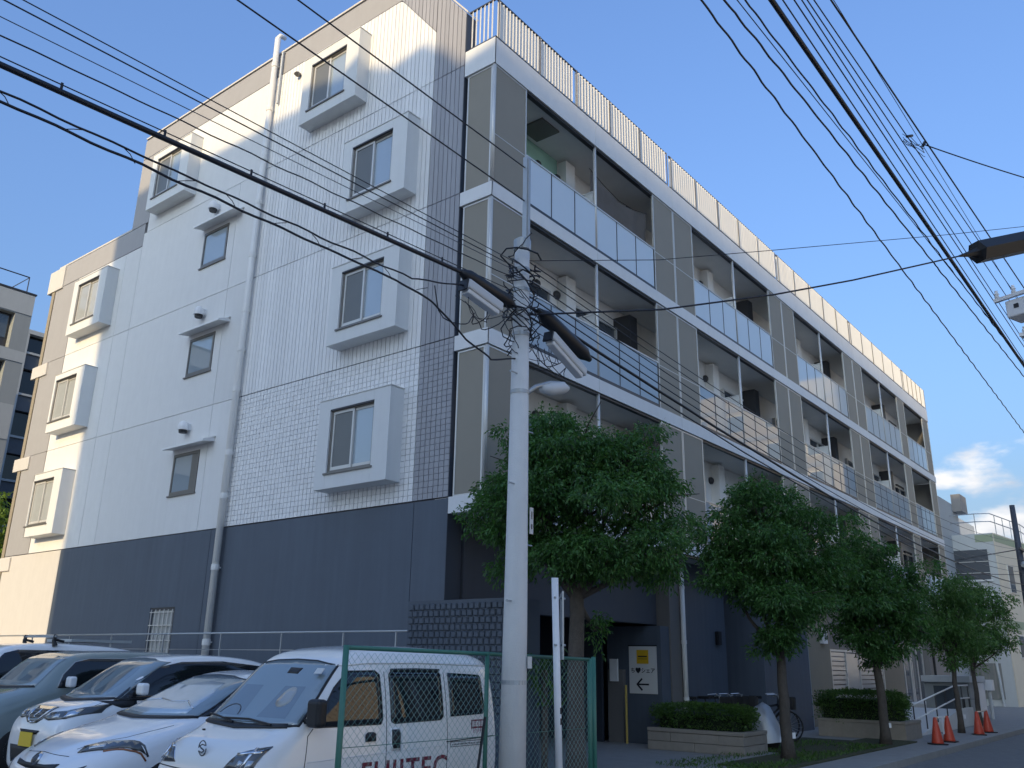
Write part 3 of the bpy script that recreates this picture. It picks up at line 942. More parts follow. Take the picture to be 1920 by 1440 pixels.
# ---------------------------------------------------------------- utility pole with fittings
PX, PY = -3.70, -4.40
U = thing('utility_pole', 'concrete utility pole in front of the green fence, wrapped in cables', 'pole', (PX, PY, 0))
MB().tube([(PX - .055, PY, -.05), (PX - .03, PY, 2.0), (PX, PY, 6.15)], [.135, .118, .082], 20).build('shaft', 'concrete', U, smooth=True)
MB().lathe([(.098, 6.05), (.10, 6.08), (.10, 6.17), (.06, 6.2)], (PX, PY, 0), 'z', 16).build('cap', 'galv', U)
MB().box(PX + .02, PX + .085, PY - .04, PY + .02, 5.9, 7.28).box(PX + .035, PX + .07, PY - .055, PY - .04, 5.9, 7.25).build('top_bracket', 'galv', U)
stp = MB().tube([(-.11, 0, 0), (.0, 0, 0)], .008, 6).lathe([(.014, 0), (.014, -.012)], (-.11, 0, 0), 'x', 6).mesh('step_bolt', 'galv')
for i, z in enumerate((2.18, 2.75, 3.35, 3.95, 4.55, 4.9)):
    link('step_bolt', stp, U, (PX + (-.09 if i % 2 == 0 else .19), PY - .03, z))
MB().box(PX + .035, PX + .085, PY - .125, PY - .115, 2.85, 3.12).build('number_plate', 'sign_white', U)
MB().box(PX + .05, PX + .07, PY - .1265, PY - .1255, 2.9, 2.95).box(PX + .052, PX + .068, PY - .1265, PY - .1255, 3.0, 3.08).build('plate_print', 'ink', U)
bx('sticker', 'sign_white', U, PX + .0, PX + .06, PY - .142, PY - .132, 1.55, 1.66)
for z in (1.42, 4.36, 5.02, 5.3, 5.55, 5.8):
    r = .128 - .0075 * z + .006
    MB().lathe([(r, -.02), (r, .02)], (PX - .05 + .008 * z, PY, z), 'z', 18).build('band', 'galv', U)
# street lamp on a curved arm
sl_ = thing('street_lamp', 'curved arm street lamp fixed to the utility pole above the tree', 'street lamp', (PX, PY, 4.35))
MB().tube([(PX + .07, PY - .02, 4.36), (PX + .2, PY - .05, 4.47), (PX + .4, PY - .1, 4.56), (PX + .62, PY - .14, 4.60)], .026, 8).build('arm', 'galv', sl_, smooth=True)
MB().tube([(PX + .28, PY - .08, 4.46), (PX + .42, PY - .1, 4.49), (PX + .60, PY - .14, 4.545), (PX + .68, PY - .15, 4.56)], [.04, .075, .07, .03], 12).build('lamp_head', 'closure', sl_, smooth=True)
for i, (a, b, nm) in enumerate([((-4.66, PY, 5.27), (-4.12, PY - .02, 5.17), 'white cable closure box hanging left of the utility pole'),
                                ((-3.32, PY - .1, 5.10), (-2.58, PY - .05, 4.86), 'white cable closure box hanging right of the utility pole')]):
    a, b = Vector(a), Vector(b)
    c = (a + b) / 2
    ax = (b - a) / 2
    up = Vector((0, 0, 1))
    side = ax.cross(up).normalized()
    up2 = side.cross(ax).normalized()
    t = thing('cable_closure', nm, 'cable closure', tuple(c), 'white closure boxes by the pole')
    MB().obox(c + up2 * .02, ax, side * .07, up2 * .055).build('body', 'closure', t, bevel=.02)
    MB().obox(c - up2 * .045, ax * .9, side * .05, up2 * .035).build('tray', 'fascia', t, bevel=.015)
    MB().obox(a - ax * .03, ax * .03, side * .06, up2 * .06).build('end_cap', 'black', t)
    MB().tube([c + up2 * .07, c + up2 * .14], .01, 6).tube([c + ax * .6 + up2 * .07, c + ax * .6 + up2 * .14], .01, 6).build('hanger', 'galv', t)
for a, b, r, nm in [((-4.72, PY, 5.40), (-3.84, PY, 5.33), .075, 'black cable sleeve left of the pole above the white closure'),
                    ((-3.52, PY - .1, 5.36), (-2.45, PY - .08, 5.08), .085, 'black cable sleeve right of the pole above the white closure')]:
    a, b = Vector(a), Vector(b)
    q = MB().tube([a + (b - a) * t for t in (0, .06, .14, .86, .94, 1)], [.03, .05, r, r, .05, .03], 10).build('cable_sleeve', 'black', None, origin=a, smooth=True, cat='cable sleeve', label=nm)
# tangle of slack drop cables round the pole
tg = thing('cable_tangle', 'tangle of thin slack black cables wound round the pole top', 'cables', (PX, PY, 5.4))
tr = random.Random(4)
for i in range(34):
    z = tr.uniform(4.95, 5.95)
    a0 = tr.uniform(0, 6.28)
    pts = []
    n = 9
    span = tr.uniform(1.5, 5)
    rr0 = tr.uniform(.10, .19)
    dz = tr.uniform(-.45, .35)
    for k in range(n):
        t = k / (n - 1)
        rad = rr0 + tr.uniform(-.02, .05)
        pts.append((PX + rad * math.cos(a0 + span * t) * 1.1, PY + rad * math.sin(a0 + span * t), z + dz * t + .05 * math.sin(6 * t + i)))
    MB().tube(pts, tr.choice((.005, .007, .010)), 5).build('cable', 'cable', tg, smooth=True)
for i in range(16):
    x0 = tr.uniform(-4.8, -2.5)
    x1 = x0 + tr.uniform(.3, .9) * tr.choice((-1, 1))
    z0, z1 = 5.1 + tr.uniform(-.1, .2), 5.05 + tr.uniform(-.15, .15)
    dp_ = tr.uniform(.08, .38)
    pts = [(x0 + (x1 - x0) * t, PY + .05 * math.sin(9 * t + i), z0 + (z1 - z0) * t - dp_ * 4 * t * (1 - t)) for t in np.linspace(0, 1, 10)]
    MB().tube(pts, tr.choice((.004, .005, .006)), 5).build('cable', 'cable', tg, smooth=True)

# ---------------------------------------------------------------- overhead wires
def wire(name, label, pts, r, group=None, m='cable', wob=0.0, sag=0.0, n=None):
    """polyline through the support points, with sag between them"""
    out = []
    wr = random.Random(hash(label) % 1000 if False else sum(map(ord, label)))
    ph = wr.uniform(0, 6)
    for (a, b) in zip(pts, pts[1:]):
        a, b = Vector(a), Vector(b)
        k = n or max(8, int((b - a).length / (.12 if wob else .5)))
        k = min(k, 260)
        for i in range(k + (1 if b == Vector(pts[-1]) else 0)):
            t = i / k
            p = a.lerp(b, t)
            p.z -= sag * 4 * t * (1 - t)
            if wob:
                s_ = (p - a).length
                p.z += wob * math.sin(s_ * 11 + ph)
                p.y += wob * math.cos(s_ * 9.3 + ph * 2)
            out.append(p)
    return MB().tube(out, r, 6).build(name, m, None, origin=pts[0], smooth=True, cat='wire', label=label, group=group)


GL = 'wires from the pole over the parking lot'
# wires from the pole westwards, constant height along the street
wire('overhead_wire', 'highest thin wire over the parking lot, ending at the pole top bracket', [(-40, PY, 7.5), (-7.02, PY, 7.19), (PX + .04, PY, 7.14)], .008, GL)
wire('overhead_wire', 'second highest wire over the parking lot, to the lower end of the top bracket', [(-40, PY, 7.1), (-7.6, PY, 6.78), (PX + .04, PY, 6.70)], .008, GL)
wire('overhead_wire', 'thin wire crossing the upper left window and the drain pipe', [(-40, PY + .1, 6.05), (-9.1, PY + .02, 5.72), (PX - .08, PY, 5.86)], .0045, GL)
wire('overhead_wire', 'thin wire from the top left corner to the pole', [(-40, PY - .1, 5.95), (-9.2, PY, 5.63), (PX - .08, PY, 5.80)], .0055, GL)
wire('overhead_wire', 'faint grey wire between two darker wires at the upper left', [(-40, PY, 5.8), (-9.2, PY, 5.50), (PX - .08, PY, 5.76)], .0035, GL, m='wire_grey')
wire('overhead_wire', 'wire just above the thick cable at the upper left', [(-40, PY, 5.7), (-9.2, PY, 5.37), (PX - .08, PY, 5.66)], .0055, GL, wob=.004)
tk = wire('thick_cable', 'thickest black cable crossing the gable from the left edge to the pole', [(-40, PY, 5.5), (-9.14, PY, 5.17), (-4.7, PY, 5.40), (PX - .1, PY, 5.33)], .021, GL)
wire('support_wire', 'thin support wire running just above the thickest cable', [(-40, PY, 5.56), (-9.14, PY, 5.225), (-4.7, PY, 5.452), (PX - .1, PY, 5.5)], .0045, GL)
for i in range(9):
    x = -11 + i * .75
    z = 5.10 + (x + 9.14) * .0518
    MB().box(x - .008, x + .008, PY - .005, PY + .005, z + .06, z + .14).build('clip', 'black', tk, origin=None)
wire('overhead_wire', 'upper of the two lowest twisted cables over the parking lot', [(-40, PY, 5.3), (-9.1, PY, 4.99), (-5.4, PY, 5.07), (PX - .95, PY, 5.27)], .008, GL, wob=.006)
wire('overhead_wire', 'lowest twisted cable over the parking lot, looping under the white closure', [(-40, PY, 5.25), (-9.1, PY, 4.925), (-5.6, PY, 4.98), (-5.1, PY, 4.93), (-4.6, PY, 4.70), (-4.2, PY, 4.60), (PX - .1, PY, 4.72)], .010, GL, wob=.005)
lk = thing('cable_links', 'short slack links between the two lowest twisted cables', 'cables', (-7, PY, 5))
lr = random.Random(2)
for i in range(14):
    x = -10.8 + i * .42
    z = 4.955 + (x + 9.1) * .015
    MB().tube([(x, PY, z - .035), (x + .07, PY - .01, z + .0), (x + .15, PY, z + .04)] if i % 2 else [(x, PY, z + .04), (x + .06, PY + .01, z + .02), (x + .10, PY, z - .04)], .0035, 5).build('link', 'cable', lk)
GR = 'wires from the pole along the balconies'
far = (29.8, -4.0)
for i, (z0, z1, r, sag, lb) in enumerate([
    (5.92, 6.9, .006, 1.55, 'uppermost thin wire from the pole past the balcony glass'),
    (5.84, 6.6, .006, 1.62, 'second thin wire from the pole past the balcony glass'),
    (5.70, 6.2, .007, 1.55, 'third wire from the pole past the balcony glass'),
    (5.60, 5.9, .007, 1.58, 'fourth wire from the pole past the balcony glass'),
    (5.50, 5.7, .008, 1.60, 'fifth wire from the pole past the balcony glass'),
    (5.38, 5.2, .019, 1.25, 'thick black cable sagging along the balcony fronts above the street trees'),
    (5.26, 4.9, .011, 1.15, 'lowest cable sagging along the balcony fronts into the tree crowns'),
]):
    wire('overhead_wire' if r < .015 else 'thick_cable', lb, [(PX + .08, PY - .05, z0), (far[0], far[1], z1 - .3)], r, GR, sag=sag * .42, n=70, wob=.003 if r > .009 else 0)
wire('overhead_wire', 'dark cable rising from the pole to the black sleeve at the right edge', [(PX + .04, PY - .04, 5.27), (-2.26, -5.36, 5.58), (-.95, -6.23, 6.01), (.09, -6.91, 6.41), (1.66, -7.95, 7.08)], .011, 'cables crossing the street', n=8)
wire('overhead_wire', 'thin wire crossing the street above the cable with the black sleeve', [(PX + .06, PY - .06, 5.93), (-2.27, -5.36, 6.22), (-.91, -6.26, 6.63), (1.53, -7.86, 7.38), (2.73, -8.65, 7.77), (6.5, -11.1, 9.0)], .0045, 'cables crossing the street', n=8)
sv = MB().tube([Vector((1.62, -7.92, 7.065)).lerp(Vector((4.2, -9.62, 8.13)), t) for t in (0, .08, .11, .115, .96, 1)], [.012, .05, .075, .165, .165, .05], 6)
sv.build('cable_sleeve', 'black', None, origin=(1.62, -7.92, 7.06), cat='cable sleeve', label='large black cable sleeve at the right edge against the sky')
GT = 'wires above the street at the top right'
for (y0, y1, r, wob, lb, mm) in [
    (-6.86, -6.72, .012, .006, 'leftmost wavy cable of the bundle at the top right', 'cable'),
    (-7.06, -7.21, .012, .005, 'second wavy cable from the left in the bundle at the top right', 'cable'),
    (-7.16, -7.36, .006, 0, 'thin straight wire crossing the third wavy cable at the top right', 'cable'),
    (-7.22, -7.37, .010, .005, 'third wavy cable from the left in the bundle at the top right', 'cable'),
    (-7.43, -7.46, .030, 0, 'thickest black cable of the bundle at the top right', 'cable'),
    (-7.52, -7.53, .008, 0, 'thin wire directly right of the thickest cable at the top right', 'cable'),
    (-7.61, -7.66, .008, 0, 'second thin wire right of the thickest cable at the top right', 'cable'),
    (-7.67, -7.72, .007, 0, 'third thin wire right of the thickest cable at the top right', 'cable'),
    (-7.71, -7.86, .007, 0, 'fourth thin wire right of the thickest cable at the top right', 'cable'),
    (-7.76, -7.98, .007, 0, 'fifth thin wire right of the thickest cable at the top right', 'cable'),
    (-7.89, -8.15, .010, 0, 'rightmost black wire of the bundle, carrying the branch clamp', 'cable'),
    (-7.92, -8.00, .004, 0, 'faintest wire of the bundle, next to the rightmost one', 'wire_grey'),
]:
    a, b = Vector((-3.6, y0, 8)), Vector((4.0, y1, 8))
    dr_ = (b - a) / 7.6
    wire('overhead_wire' if r < .025 else 'thick_cable', lb, [a - dr_ * 14, a, b, b + dr_ * 30], r, GT, m=mm, wob=wob)
bc = thing('branch_clamp', 'small clamp with loose loops where a wire branches off at the top right', 'clamp', (.0, -7.97, 8))
MB().tube([(.0, -7.97, 7.96), (.06, -7.99, 8.04)], .02, 6).tube([(-.35, -7.87, 7.95), (-.2, -7.90, 8.03)], .018, 6).build('clamp', 'black', bc)
for i in range(6):
    a0 = i * 1.1
    MB().tube([(-.1 + .34 * math.cos(a0 + t) * (.5 + .1 * i), -7.88 + .1 * math.sin(a0 + t), 7.97 + .13 * math.sin(a0 + 1.4 * t)) for t in np.linspace(0, 3.2, 10)], .004, 5).build('loop', 'cable', bc)
wire('overhead_wire', 'single wire branching from the clamp to the right edge', [(.05, -7.98, 8.0), (3.2, -9.9, 7.9)], .008, 'cables crossing the street', sag=.05, n=20)

# pole across the street (just outside the frame) with its white equipment reaching in
U2 = thing('far_side_pole', 'concrete pole at the right edge carrying white equipment', 'pole', (6.9, -8.5, 0))
MB().tube([(6.9, -8.55, -.1), (6.9, -8.5, 10.5)], [.17, .11], 16).build('shaft', 'concrete', U2, smooth=True)
MB().obox((4.40, -8.35, 7.42), (-.17, -.47, 0), (.03, -.01, 0), (0, 0, .03)).build('crossarm', 'white_paint', U2)
MB().obox((4.62, -8.42, 7.22), (-.11, -.33, 0), (.20, -.07, 0), (0, 0, .15)).build('switch_box', 'white_paint', U2, bevel=.025)
ins = MB().lathe([(.025, 0), (.042, .025), (.025, .05), (.042, .075), (.025, .10), (.025, .14)], (0, 0, 0), 'z', 10).mesh('insulator', 'white_paint', smooth=True)
for t in (-.9, -.35, .3, .85):
    link('insulator', ins, U2, (4.40 - .17 * t, -8.35 - .47 * t, 7.45))
for t in (-.5, 0, .5):
    MB().obox((4.415 - .11 * t, -8.35 - .33 * t, 7.24), (-.012, -.036, 0), (.006, -.002, 0), (0, 0, .035)).build('terminal', 'black', U2)
MB().tube([(4.5, -8.6, 7.3), (5.6, -8.6, 7.3), (6.9, -8.52, 7.3)], .04, 8).build('support_arm', 'white_paint', U2)
MB().obox((5.0, -8.30, 6.75), (.5, -.12, 0), (0, .03, 0), (0, 0, .03)).build('lower_arm', 'white_paint', U2)
for x in (4.65, 5.15):
    link('insulator', ins, U2, (x, -8.22 - (x - 4.65) * .2, 6.78))

# slim pole at the street end
U3 = thing('far_pole', 'thin dark utility pole near the corner building at the street end', 'pole', (29.8, -4.0, 0))
MB().tube([(29.8, -4.0, 0), (29.8, -4.0, 8.1)], [.19, .10], 12).build('shaft', 'wire_grey', U3, smooth=True)
MB().tube([(29.2, -4.15, 5.6), (29.7, -4.1, 5.7), (30.2, -4.1, 5.5)], [.08, .12, .08], 8).build('transformer', 'galv', U3)
MB().box(28.8, 30.2, -4.2, -4.1, 6.2, 6.28).box(28.7, 29.8, -4.25, -4.15, 5.2, 5.3).build('crossarm', 'wire_grey', U3)
wire('overhead_wire', 'thin wire from the far pole to the white corner building', [(29.8, -4, 6.3), (38, 0, 6.9)], .02, 'wires at the street end', n=10)
wire('overhead_wire', 'lower wire from the far pole along the last balconies', [(29.8, -4, 5.3), (20, -2.0, 4.6), (12, -1.4, 4.9)], .012, 'wires at the street end', n=12)

# white sign post with the edge of its board
P = thing('sign_post', 'white sign post seen edge-on between the utility pole and the tree', 'sign', (-3.15, -4.5, 0))
MB().tube([(-3.10, -4.5, 0), (-3.20, -4.5, 2.45)], .036, 12).build('post', 'white_paint', P, smooth=True)
MB().obox((-2.93, -4.40, 1.98), (.196, .152, 0), (-.005, .007, 0), (0, 0, .34)).build('board', 'galv', P)
for z in (1.78, 2.25):
    MB().tube([(-3.23, -4.52, z), (-3.02, -4.5, z)], .012, 6).build('bracket', 'galv', P)
MB().box(-3.152, -3.128, -4.538, -4.534, 1.02, 1.08).box(-3.155, -3.13, -4.538, -4.534, 1.12, 1.18).build('post_print', 'ink', P)
# ---------------------------------------------------------------- green chain-link fence
F_ = thing('chain_link_fence', 'green chain link fence beside the white van', 'fence', (-3.8, -4.1, 0))
FYY = -4.1
for x, zt in ((-5.63, 1.72), (-3.79, 1.70), (-1.96, 1.66), (-1.87, 1.68)):
    MB().tube([(x, FYY, -.02), (x, FYY, zt)], .026 if x > -3 or x < -5 else .022, 10).build('post', 'green_paint', F_, smooth=True)
MB().tube([(-5.63, FYY, 1.70), (-3.79, FYY, 1.68), (-1.96, FYY, 1.65)], .019, 8).build('top_rail', 'green_paint', F_, smooth=True)
MB().tube([(-5.63, FYY, .10), (-1.96, FYY, .10)], .016, 8).tube([(-5.6, FYY, .92), (-1.96, FYY, .92)], .003, 4).build('bottom_rail', 'green_paint', F_, smooth=True)
mbm = MB()
pit = .074
z0, z1 = .12, 1.66
x = -5.60
while x < -1.98:
    for sgn in (1, -1):
        # each run is clipped to the panel
        k = (z1 - z0)
        xa, xb = x - (0 if sgn > 0 else -k), x + (k if sgn > 0 else 0)
        if sgn > 0:
            p, q = Vector((x, FYY + .003, z0)), Vector((x + k, FYY + .003, z1))
        else:
            p, q = Vector((x + k, FYY - .003, z0)), Vector((x, FYY - .003, z1))
        if max(p.x, q.x) > -1.98:
            t = (-1.98 - p.x) / (q.x - p.x)
            if sgn > 0:
                q = p.lerp(q, t)
            else:
                p = p.lerp(q, t)
        mbm.tube([p, q], .0017, 3, cap=False)
    x += pit
x = -5.60 + pit
while x < -5.60 + (z1 - z0):          # left-hand corner runs
    k = x + 5.60
    mbm.tube([Vector((-5.6, FYY + .003, z1 - k)), Vector((-5.6 + k, FYY + .003, z1))], .0017, 3, cap=False)
    mbm.tube([Vector((-5.6, FYY - .003, z0 + k)), Vector((-5.6 + k, FYY - .003, z0))], .0017, 3, cap=False)
    x += pit
mbm.build('chain_link_mesh', 'mesh_wire', F_, kind='stuff')
MB().tube([(-3.86, FYY - .05, 1.1), (-3.98, FYY - .06, .55), (-4.02, FYY - .06, .0)], .014, 6).build('brace', 'black', F_)

# ---------------------------------------------------------------- planters, hedges
def leaf_mesh(name, pts, dirs, ln, wd, m, jit=.5, core=None):
    """one leaf per point: a narrow folded diamond"""
    n = len(pts)
    up = rng.normal(size=(n, 3))
    d_ = dirs / np.linalg.norm(dirs, axis=1, keepdims=True)
    s_ = np.cross(d_, up)
    s_ /= np.linalg.norm(s_, axis=1, keepdims=True) + 1e-9
    l_ = ln * rng.uniform(.65, 1.3, (n, 1))
    w_ = wd * rng.uniform(.7, 1.25, (n, 1))
    v = np.empty((n, 4, 3))
    v[:, 0] = pts
    v[:, 1] = pts + d_ * l_ * .45 + s_ * w_ * .5
    v[:, 2] = pts + d_ * l_ + np.array([0, 0, -.15]) * l_
    v[:, 3] = pts + d_ * l_ * .45 - s_ * w_ * .5
    v = v.reshape(-1, 3)
    me = bpy.data.meshes.new(name)
    me.vertices.add(4 * n)
    me.vertices.foreach_set('co', v.ravel())
    me.loops.add(4 * n)
    me.polygons.add(n)
    me.loops.foreach_set('vertex_index', np.arange(4 * n, dtype=np.int32))
    me.polygons.foreach_set('loop_start', np.arange(0, 4 * n, 4, dtype=np.int32))
    me.polygons.foreach_set('loop_total', np.full(n, 4, dtype=np.int32))
    me.update(calc_edges=True)
    me.materials.append(M[m])
    return me


def hedge(label, x0, x1, y0, y1, z0, z1, n, ln):
    t = thing('hedge', label, 'hedge', ((x0 + x1) / 2, (y0 + y1) / 2, z0))
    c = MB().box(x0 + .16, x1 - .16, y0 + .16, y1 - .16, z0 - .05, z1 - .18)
    c.build('branches', 'hedge_core', t)  # one solid dark-green box that fills the hedge behind the leaves
    p = rng.normal(size=(n, 3))
    p[:, 2] = np.where(p[:, 2] < 0, np.where(rng.random(n) < .55, -p[:, 2], p[:, 2]), p[:, 2])
    nrm = p / np.linalg.norm(p, axis=1, keepdims=True)
    q = p / (np.sum(np.abs(p) ** 4.5, axis=1, keepdims=True) ** (1 / 4.5))
    q[:, 2] = np.maximum(q[:, 2], -.98)
    lump = 1 + .075 * np.sin(q[:, :1] * 5 + 1 + x0) * np.sin(q[:, 1:2] * 6 + x0) + .05 * np.sin(q[:, 1:2] * 14 + q[:, :1] * 11) + .03 * np.sin(q[:, 2:3] * 17 + q[:, :1] * 13)
    q = q * lump * rng.uniform(.86, 1.03, (n, 1))
    ctr = np.array([(x0 + x1) / 2, (y0 + y1) / 2, (z0 + z1) / 2])
    hf = np.array([(x1 - x0) / 2, (y1 - y0) / 2, (z1 - z0) / 2])
    pts = ctr + q * hf
    dirs = nrm + rng.normal(scale=.6, size=(n, 3)) + np.array([0, 0, .35])
    me = leaf_mesh('foliage', pts, dirs, ln, ln * .5, 'hedge_leaf')
    link('foliage', me, t)
    return t


def planter(label, x0, x1, y0, y1, h, course, blen):
    t = thing('stone_planter', label, 'planter', ((x0 + x1) / 2, (y0 + y1) / 2, 0))
    bx('soil', 'lawn_soil', t, x0 + .05, x1 - .05, y0 + .05, y1 - .05, 0, h - .05)
    n = max(1, round((y1 - y0) / blen))
    st = (y1 - y0) / n
    zz = 0.0
    while zz < h - .08:
        zt = min(zz + course, h - .065)
        o = 0 if int(zz / course) % 2 == 0 else st / 2
        cuts = sorted(set([y0, y1] + [y0 + o + i * st for i in range(n + 1) if y0 + .05 < y0 + o + i * st < y1 - .05]))
        for a, b in zip(cuts, cuts[1:]):
            MB().box(x0 + random.uniform(-.003, .003), x0 + .12, a + .004, b - .004, zz + .004, zt - .004).build('block', 'block', t, bevel=.006)
            MB().box(x1 - .12, x1, a + .004, b - .004, zz + .004, zt - .004).build('block', 'block', t)
        MB().box(x0 + .125, x1 - .125, y0 + .004, y0 + .12, zz + .004, zt - .004).build('block', 'block', t, bevel=.006)
        zz += course
    for i in range(n):
        MB().box(x0 - .012, x0 + .15, y0 - .012 + i * st + (.003 if i else 0), y0 + (i + 1) * st - .003, h - .065, h).build('cap_stone', 'block', t, bevel=.006)
    MB().box(x0 + .153, x1, y0 - .012, y0 + .15, h - .065, h).build('cap_stone', 'block', t, bevel=.006)
    return t


planter('grey block planter nearer the porch, holding the low hedge', 5.75, 6.85, -2.46, -.40, .41, .17, .85)
hedge('low clipped hedge in the block planter nearer the porch', 5.82, 6.85, -2.38, -.42, .38, .86, 11000, .05)
planter('dark planter by the ramp under the taller hedge', 12.2, 13.6, -3.62, -1.55, .42, .36, 2.0)
hedge('taller round topped hedge in the planter by the ramp', 12.2, 13.5, -3.5, -1.5, .30, 1.06, 13000, .055)
lw = MB().box(4.0, 12.0, -3.9, -2.75, .004, .03).box(7.0, 11.0, -2.74, -1.6, .004, .028)
lw.build('planting_strip', 'lawn_soil', kind='structure')
n = 5000
gp_ = np.column_stack([rng.uniform(3.0, 10.2, n), np.where(rng.random(n) < .75, rng.uniform(-3.8, -2.8, n), rng.uniform(-2.7, -2.0, n)), np.full(n, .02)])
gp_ = gp_[(np.sin(gp_[:, 0] * 2.1) + np.sin(gp_[:, 1] * 5 + 1) + rng.normal(size=n) * .5) > -.2]
me = leaf_mesh('grass', gp_, np.column_stack([rng.normal(scale=.5, size=(len(gp_), 2)), np.ones(len(gp_))]), .07, .018, 'hedge_leaf')
link('grass', me, kind='stuff', label='short weedy grass in the strip round the tree bases', cat='grass')

# ---------------------------------------------------------------- street trees
FW, RT = np.array([.745, .593, 0]) / math.hypot(.745, .593), np.array([.619, -.785, 0]) / math.hypot(.619, .785)


def tree(label, x, y, htrunk, rt, lobes, nleaf, ln, m='leaf', lean=(0, 0), droop=.5, group='street trees along the pavement'):
    t = thing('street_tree', label, 'tree', (x, y, 0), group)
    tr = random.Random(int(x * 10) + 5)
    base = Vector((x, y, 0))
    top = Vector((x + lean[0], y + lean[1], htrunk))
    pts = [base + (top - base) * k / 6 + Vector((tr.uniform(-.02, .02), tr.uniform(-.02, .02), 0)) for k in range(7)]
    pts[0] = base
    mbt = MB().tube(pts, [rt * 1.45, rt * 1.1, rt, rt * .95, rt * .9, rt * .85, rt * .8], 12)
    cs = []
    for (s_, z_, d_, rs, rz) in lobes:
        c = np.array([x, y, 0]) + RT * s_ + FW * d_ + np.array([0, 0, z_])
        cs.append((c, rs, rz))
    for c, rs, rz in cs:
        e = Vector(c)
        mid = top.lerp(e, .5) + Vector((tr.uniform(-.1, .1), tr.uniform(-.1, .1), -.12))
        mbt.tube([top - Vector((0, 0, .25)), mid, e], [rt * .5, rt * .3, rt * .12], 6)
        for q in range(4):
            e2 = e + Vector((tr.uniform(-1, 1) * rs, tr.uniform(-1, 1) * rs, tr.uniform(-.6, .9) * rz))
            mbt.tube([mid.lerp(e, .6), e.lerp(e2, .5), e2], [rt * .16, rt * .10, rt * .05], 5)
    mbt.build('trunk', 'bark', t, smooth=True)
    pads = []
    for c, rs, rz in cs:                        # every lobe is a heap of flat leafy pads
        k = max(5, int(16 * rs * rs + 4))
        for i in range(k):
            v = np.array([tr.gauss(0, 1), tr.gauss(0, 1), tr.gauss(.25, 1)])
            v /= np.linalg.norm(v)
            f = tr.uniform(.5, 1.12)
            pr = min(rs, .75) * tr.uniform(.30, .52)
            pads.append((c + v * np.array([rs, rs, rz]) * f, pr, pr * tr.uniform(.38, .60)))
        pads.append((c, rs * .7, rz * .7))
    vol = np.array([rs * rs for _, rs, rz in pads])
    allp, alld = [], []
    for (c, rs, rz), f in zip(pads, vol / vol.sum()):
        ntw = max(8, int(nleaf * f / 7))
        v = rng.normal(size=(ntw, 3)) + np.array([0, 0, .25])
        v /= np.linalg.norm(v, axis=1, keepdims=True)
        rad = rng.uniform(.25, 1.0, (ntw, 1)) ** .5
        p = c + v * rad * np.array([rs, rs, rz])
        out = v * np.array([1, 1, .5]) + rng.normal(scale=.35, size=(ntw, 3)) + np.array([0, 0, -droop])
        out /= np.linalg.norm(out, axis=1, keepdims=True)
        for k in range(7):                      # a spray of leaves along each twig
            q = p + out * (k * ln * .38) + rng.normal(scale=ln * .16, size=(ntw, 3))
            allp.append(q)
            alld.append(out + rng.normal(scale=.6, size=(ntw, 3)) + np.array([0, 0, -droop * .4]))
    me = leaf_mesh('crown', np.vstack(allp), np.vstack(alld), ln, ln * .40, m)
    link('crown', me, t)
    return t


tree('largest street tree with a dense dark crown, right of the utility pole', .05, -2.55, 2.75, .125,
     [(0, 4.75, 0, .95, .60), (-.72, 4.45, .1, .55, .45), (.75, 4.6, 0, .62, .50), (-1.2, 3.72, 0, .55, .50), (-.55, 3.85, -.3, .8, .55), (.25, 3.95, -.3, .95, .60), (1.12, 4.0, 0, .62, .62), (1.25, 3.2, 0, .55, .55), (.45, 3.05, -.3, .80, .42), (-.6, 3.2, 0, .62, .38), (.33, 2.05, .3, .16, .36)],
     80000, .068)
tree('second street tree, between the block planter and the wing wall', 5.8, -3.28, 2.0, .10,
     [(-.15, 4.6, 0, .82, .46), (.65, 4.25, 0, .66, .45), (-.95, 4.0, 0, .6, .42), (.0, 3.7, 0, 1.1, .45), (.85, 3.4, 0, .62, .55), (-.85, 3.2, 0, .65, .5), (.1, 2.85, -.2, .95, .45), (-.05, 2.1, -.1, .55, .26)],
     60000, .075)
tree('third street tree, standing in front of the taller hedge', 10.55, -3.62, 1.9, .10,
     [(-.1, 4.15, 0, .7, .45), (.6, 3.65, 0, .68, .5), (-.5, 3.45, 0, .68, .5), (.15, 2.95, 0, 1.0, .48), (.75, 2.55, 0, .6, .4), (-.35, 2.45, 0, .6, .4), (.1, 1.95, 0, .55, .3)],
     44000, .082)
tree('fourth street tree, slim, beside the ramp handrail', 16.4, -3.9, 1.9, .07,
     [(-.25, 3.7, 0, .6, .45), (.4, 3.3, 0, .55, .45), (-.35, 2.85, 0, .62, .4), (.15, 2.45, 0, .6, .4), (.1, 1.9, 0, .3, .25)],
     14000, .085, 'leaf_young')
tree('last street tree before the white corner building', 20.1, -3.65, 1.9, .07,
     [(0, 4.2, 0, .55, .42), (.5, 3.65, 0, .72, .5), (1.0, 3.1, 0, .5, .38), (-.3, 3.3, 0, .6, .5), (.25, 2.6, 0, .95, .42), (1.05, 2.35, 0, .4, .3), (0, 1.9, 0, .35, .25)],
     17000, .09, 'leaf_young')
tree('sunlit yellow green tree behind the block at the far left edge', .6, 20.5, 3.6, .15,
     [(-.6, 6.2, 0, 1.0, .9), (.2, 5.6, 0, .9, .9), (-1.2, 5.0, 0, 1.2, 1.0), (.2, 4.6, 0, .8, .8)], 9000, .14, 'leaf_sun', group='')
tag_me = MB().box(-.03, .03, -.006, .006, -.05, .05).mesh('white_tag', 'white_paint')
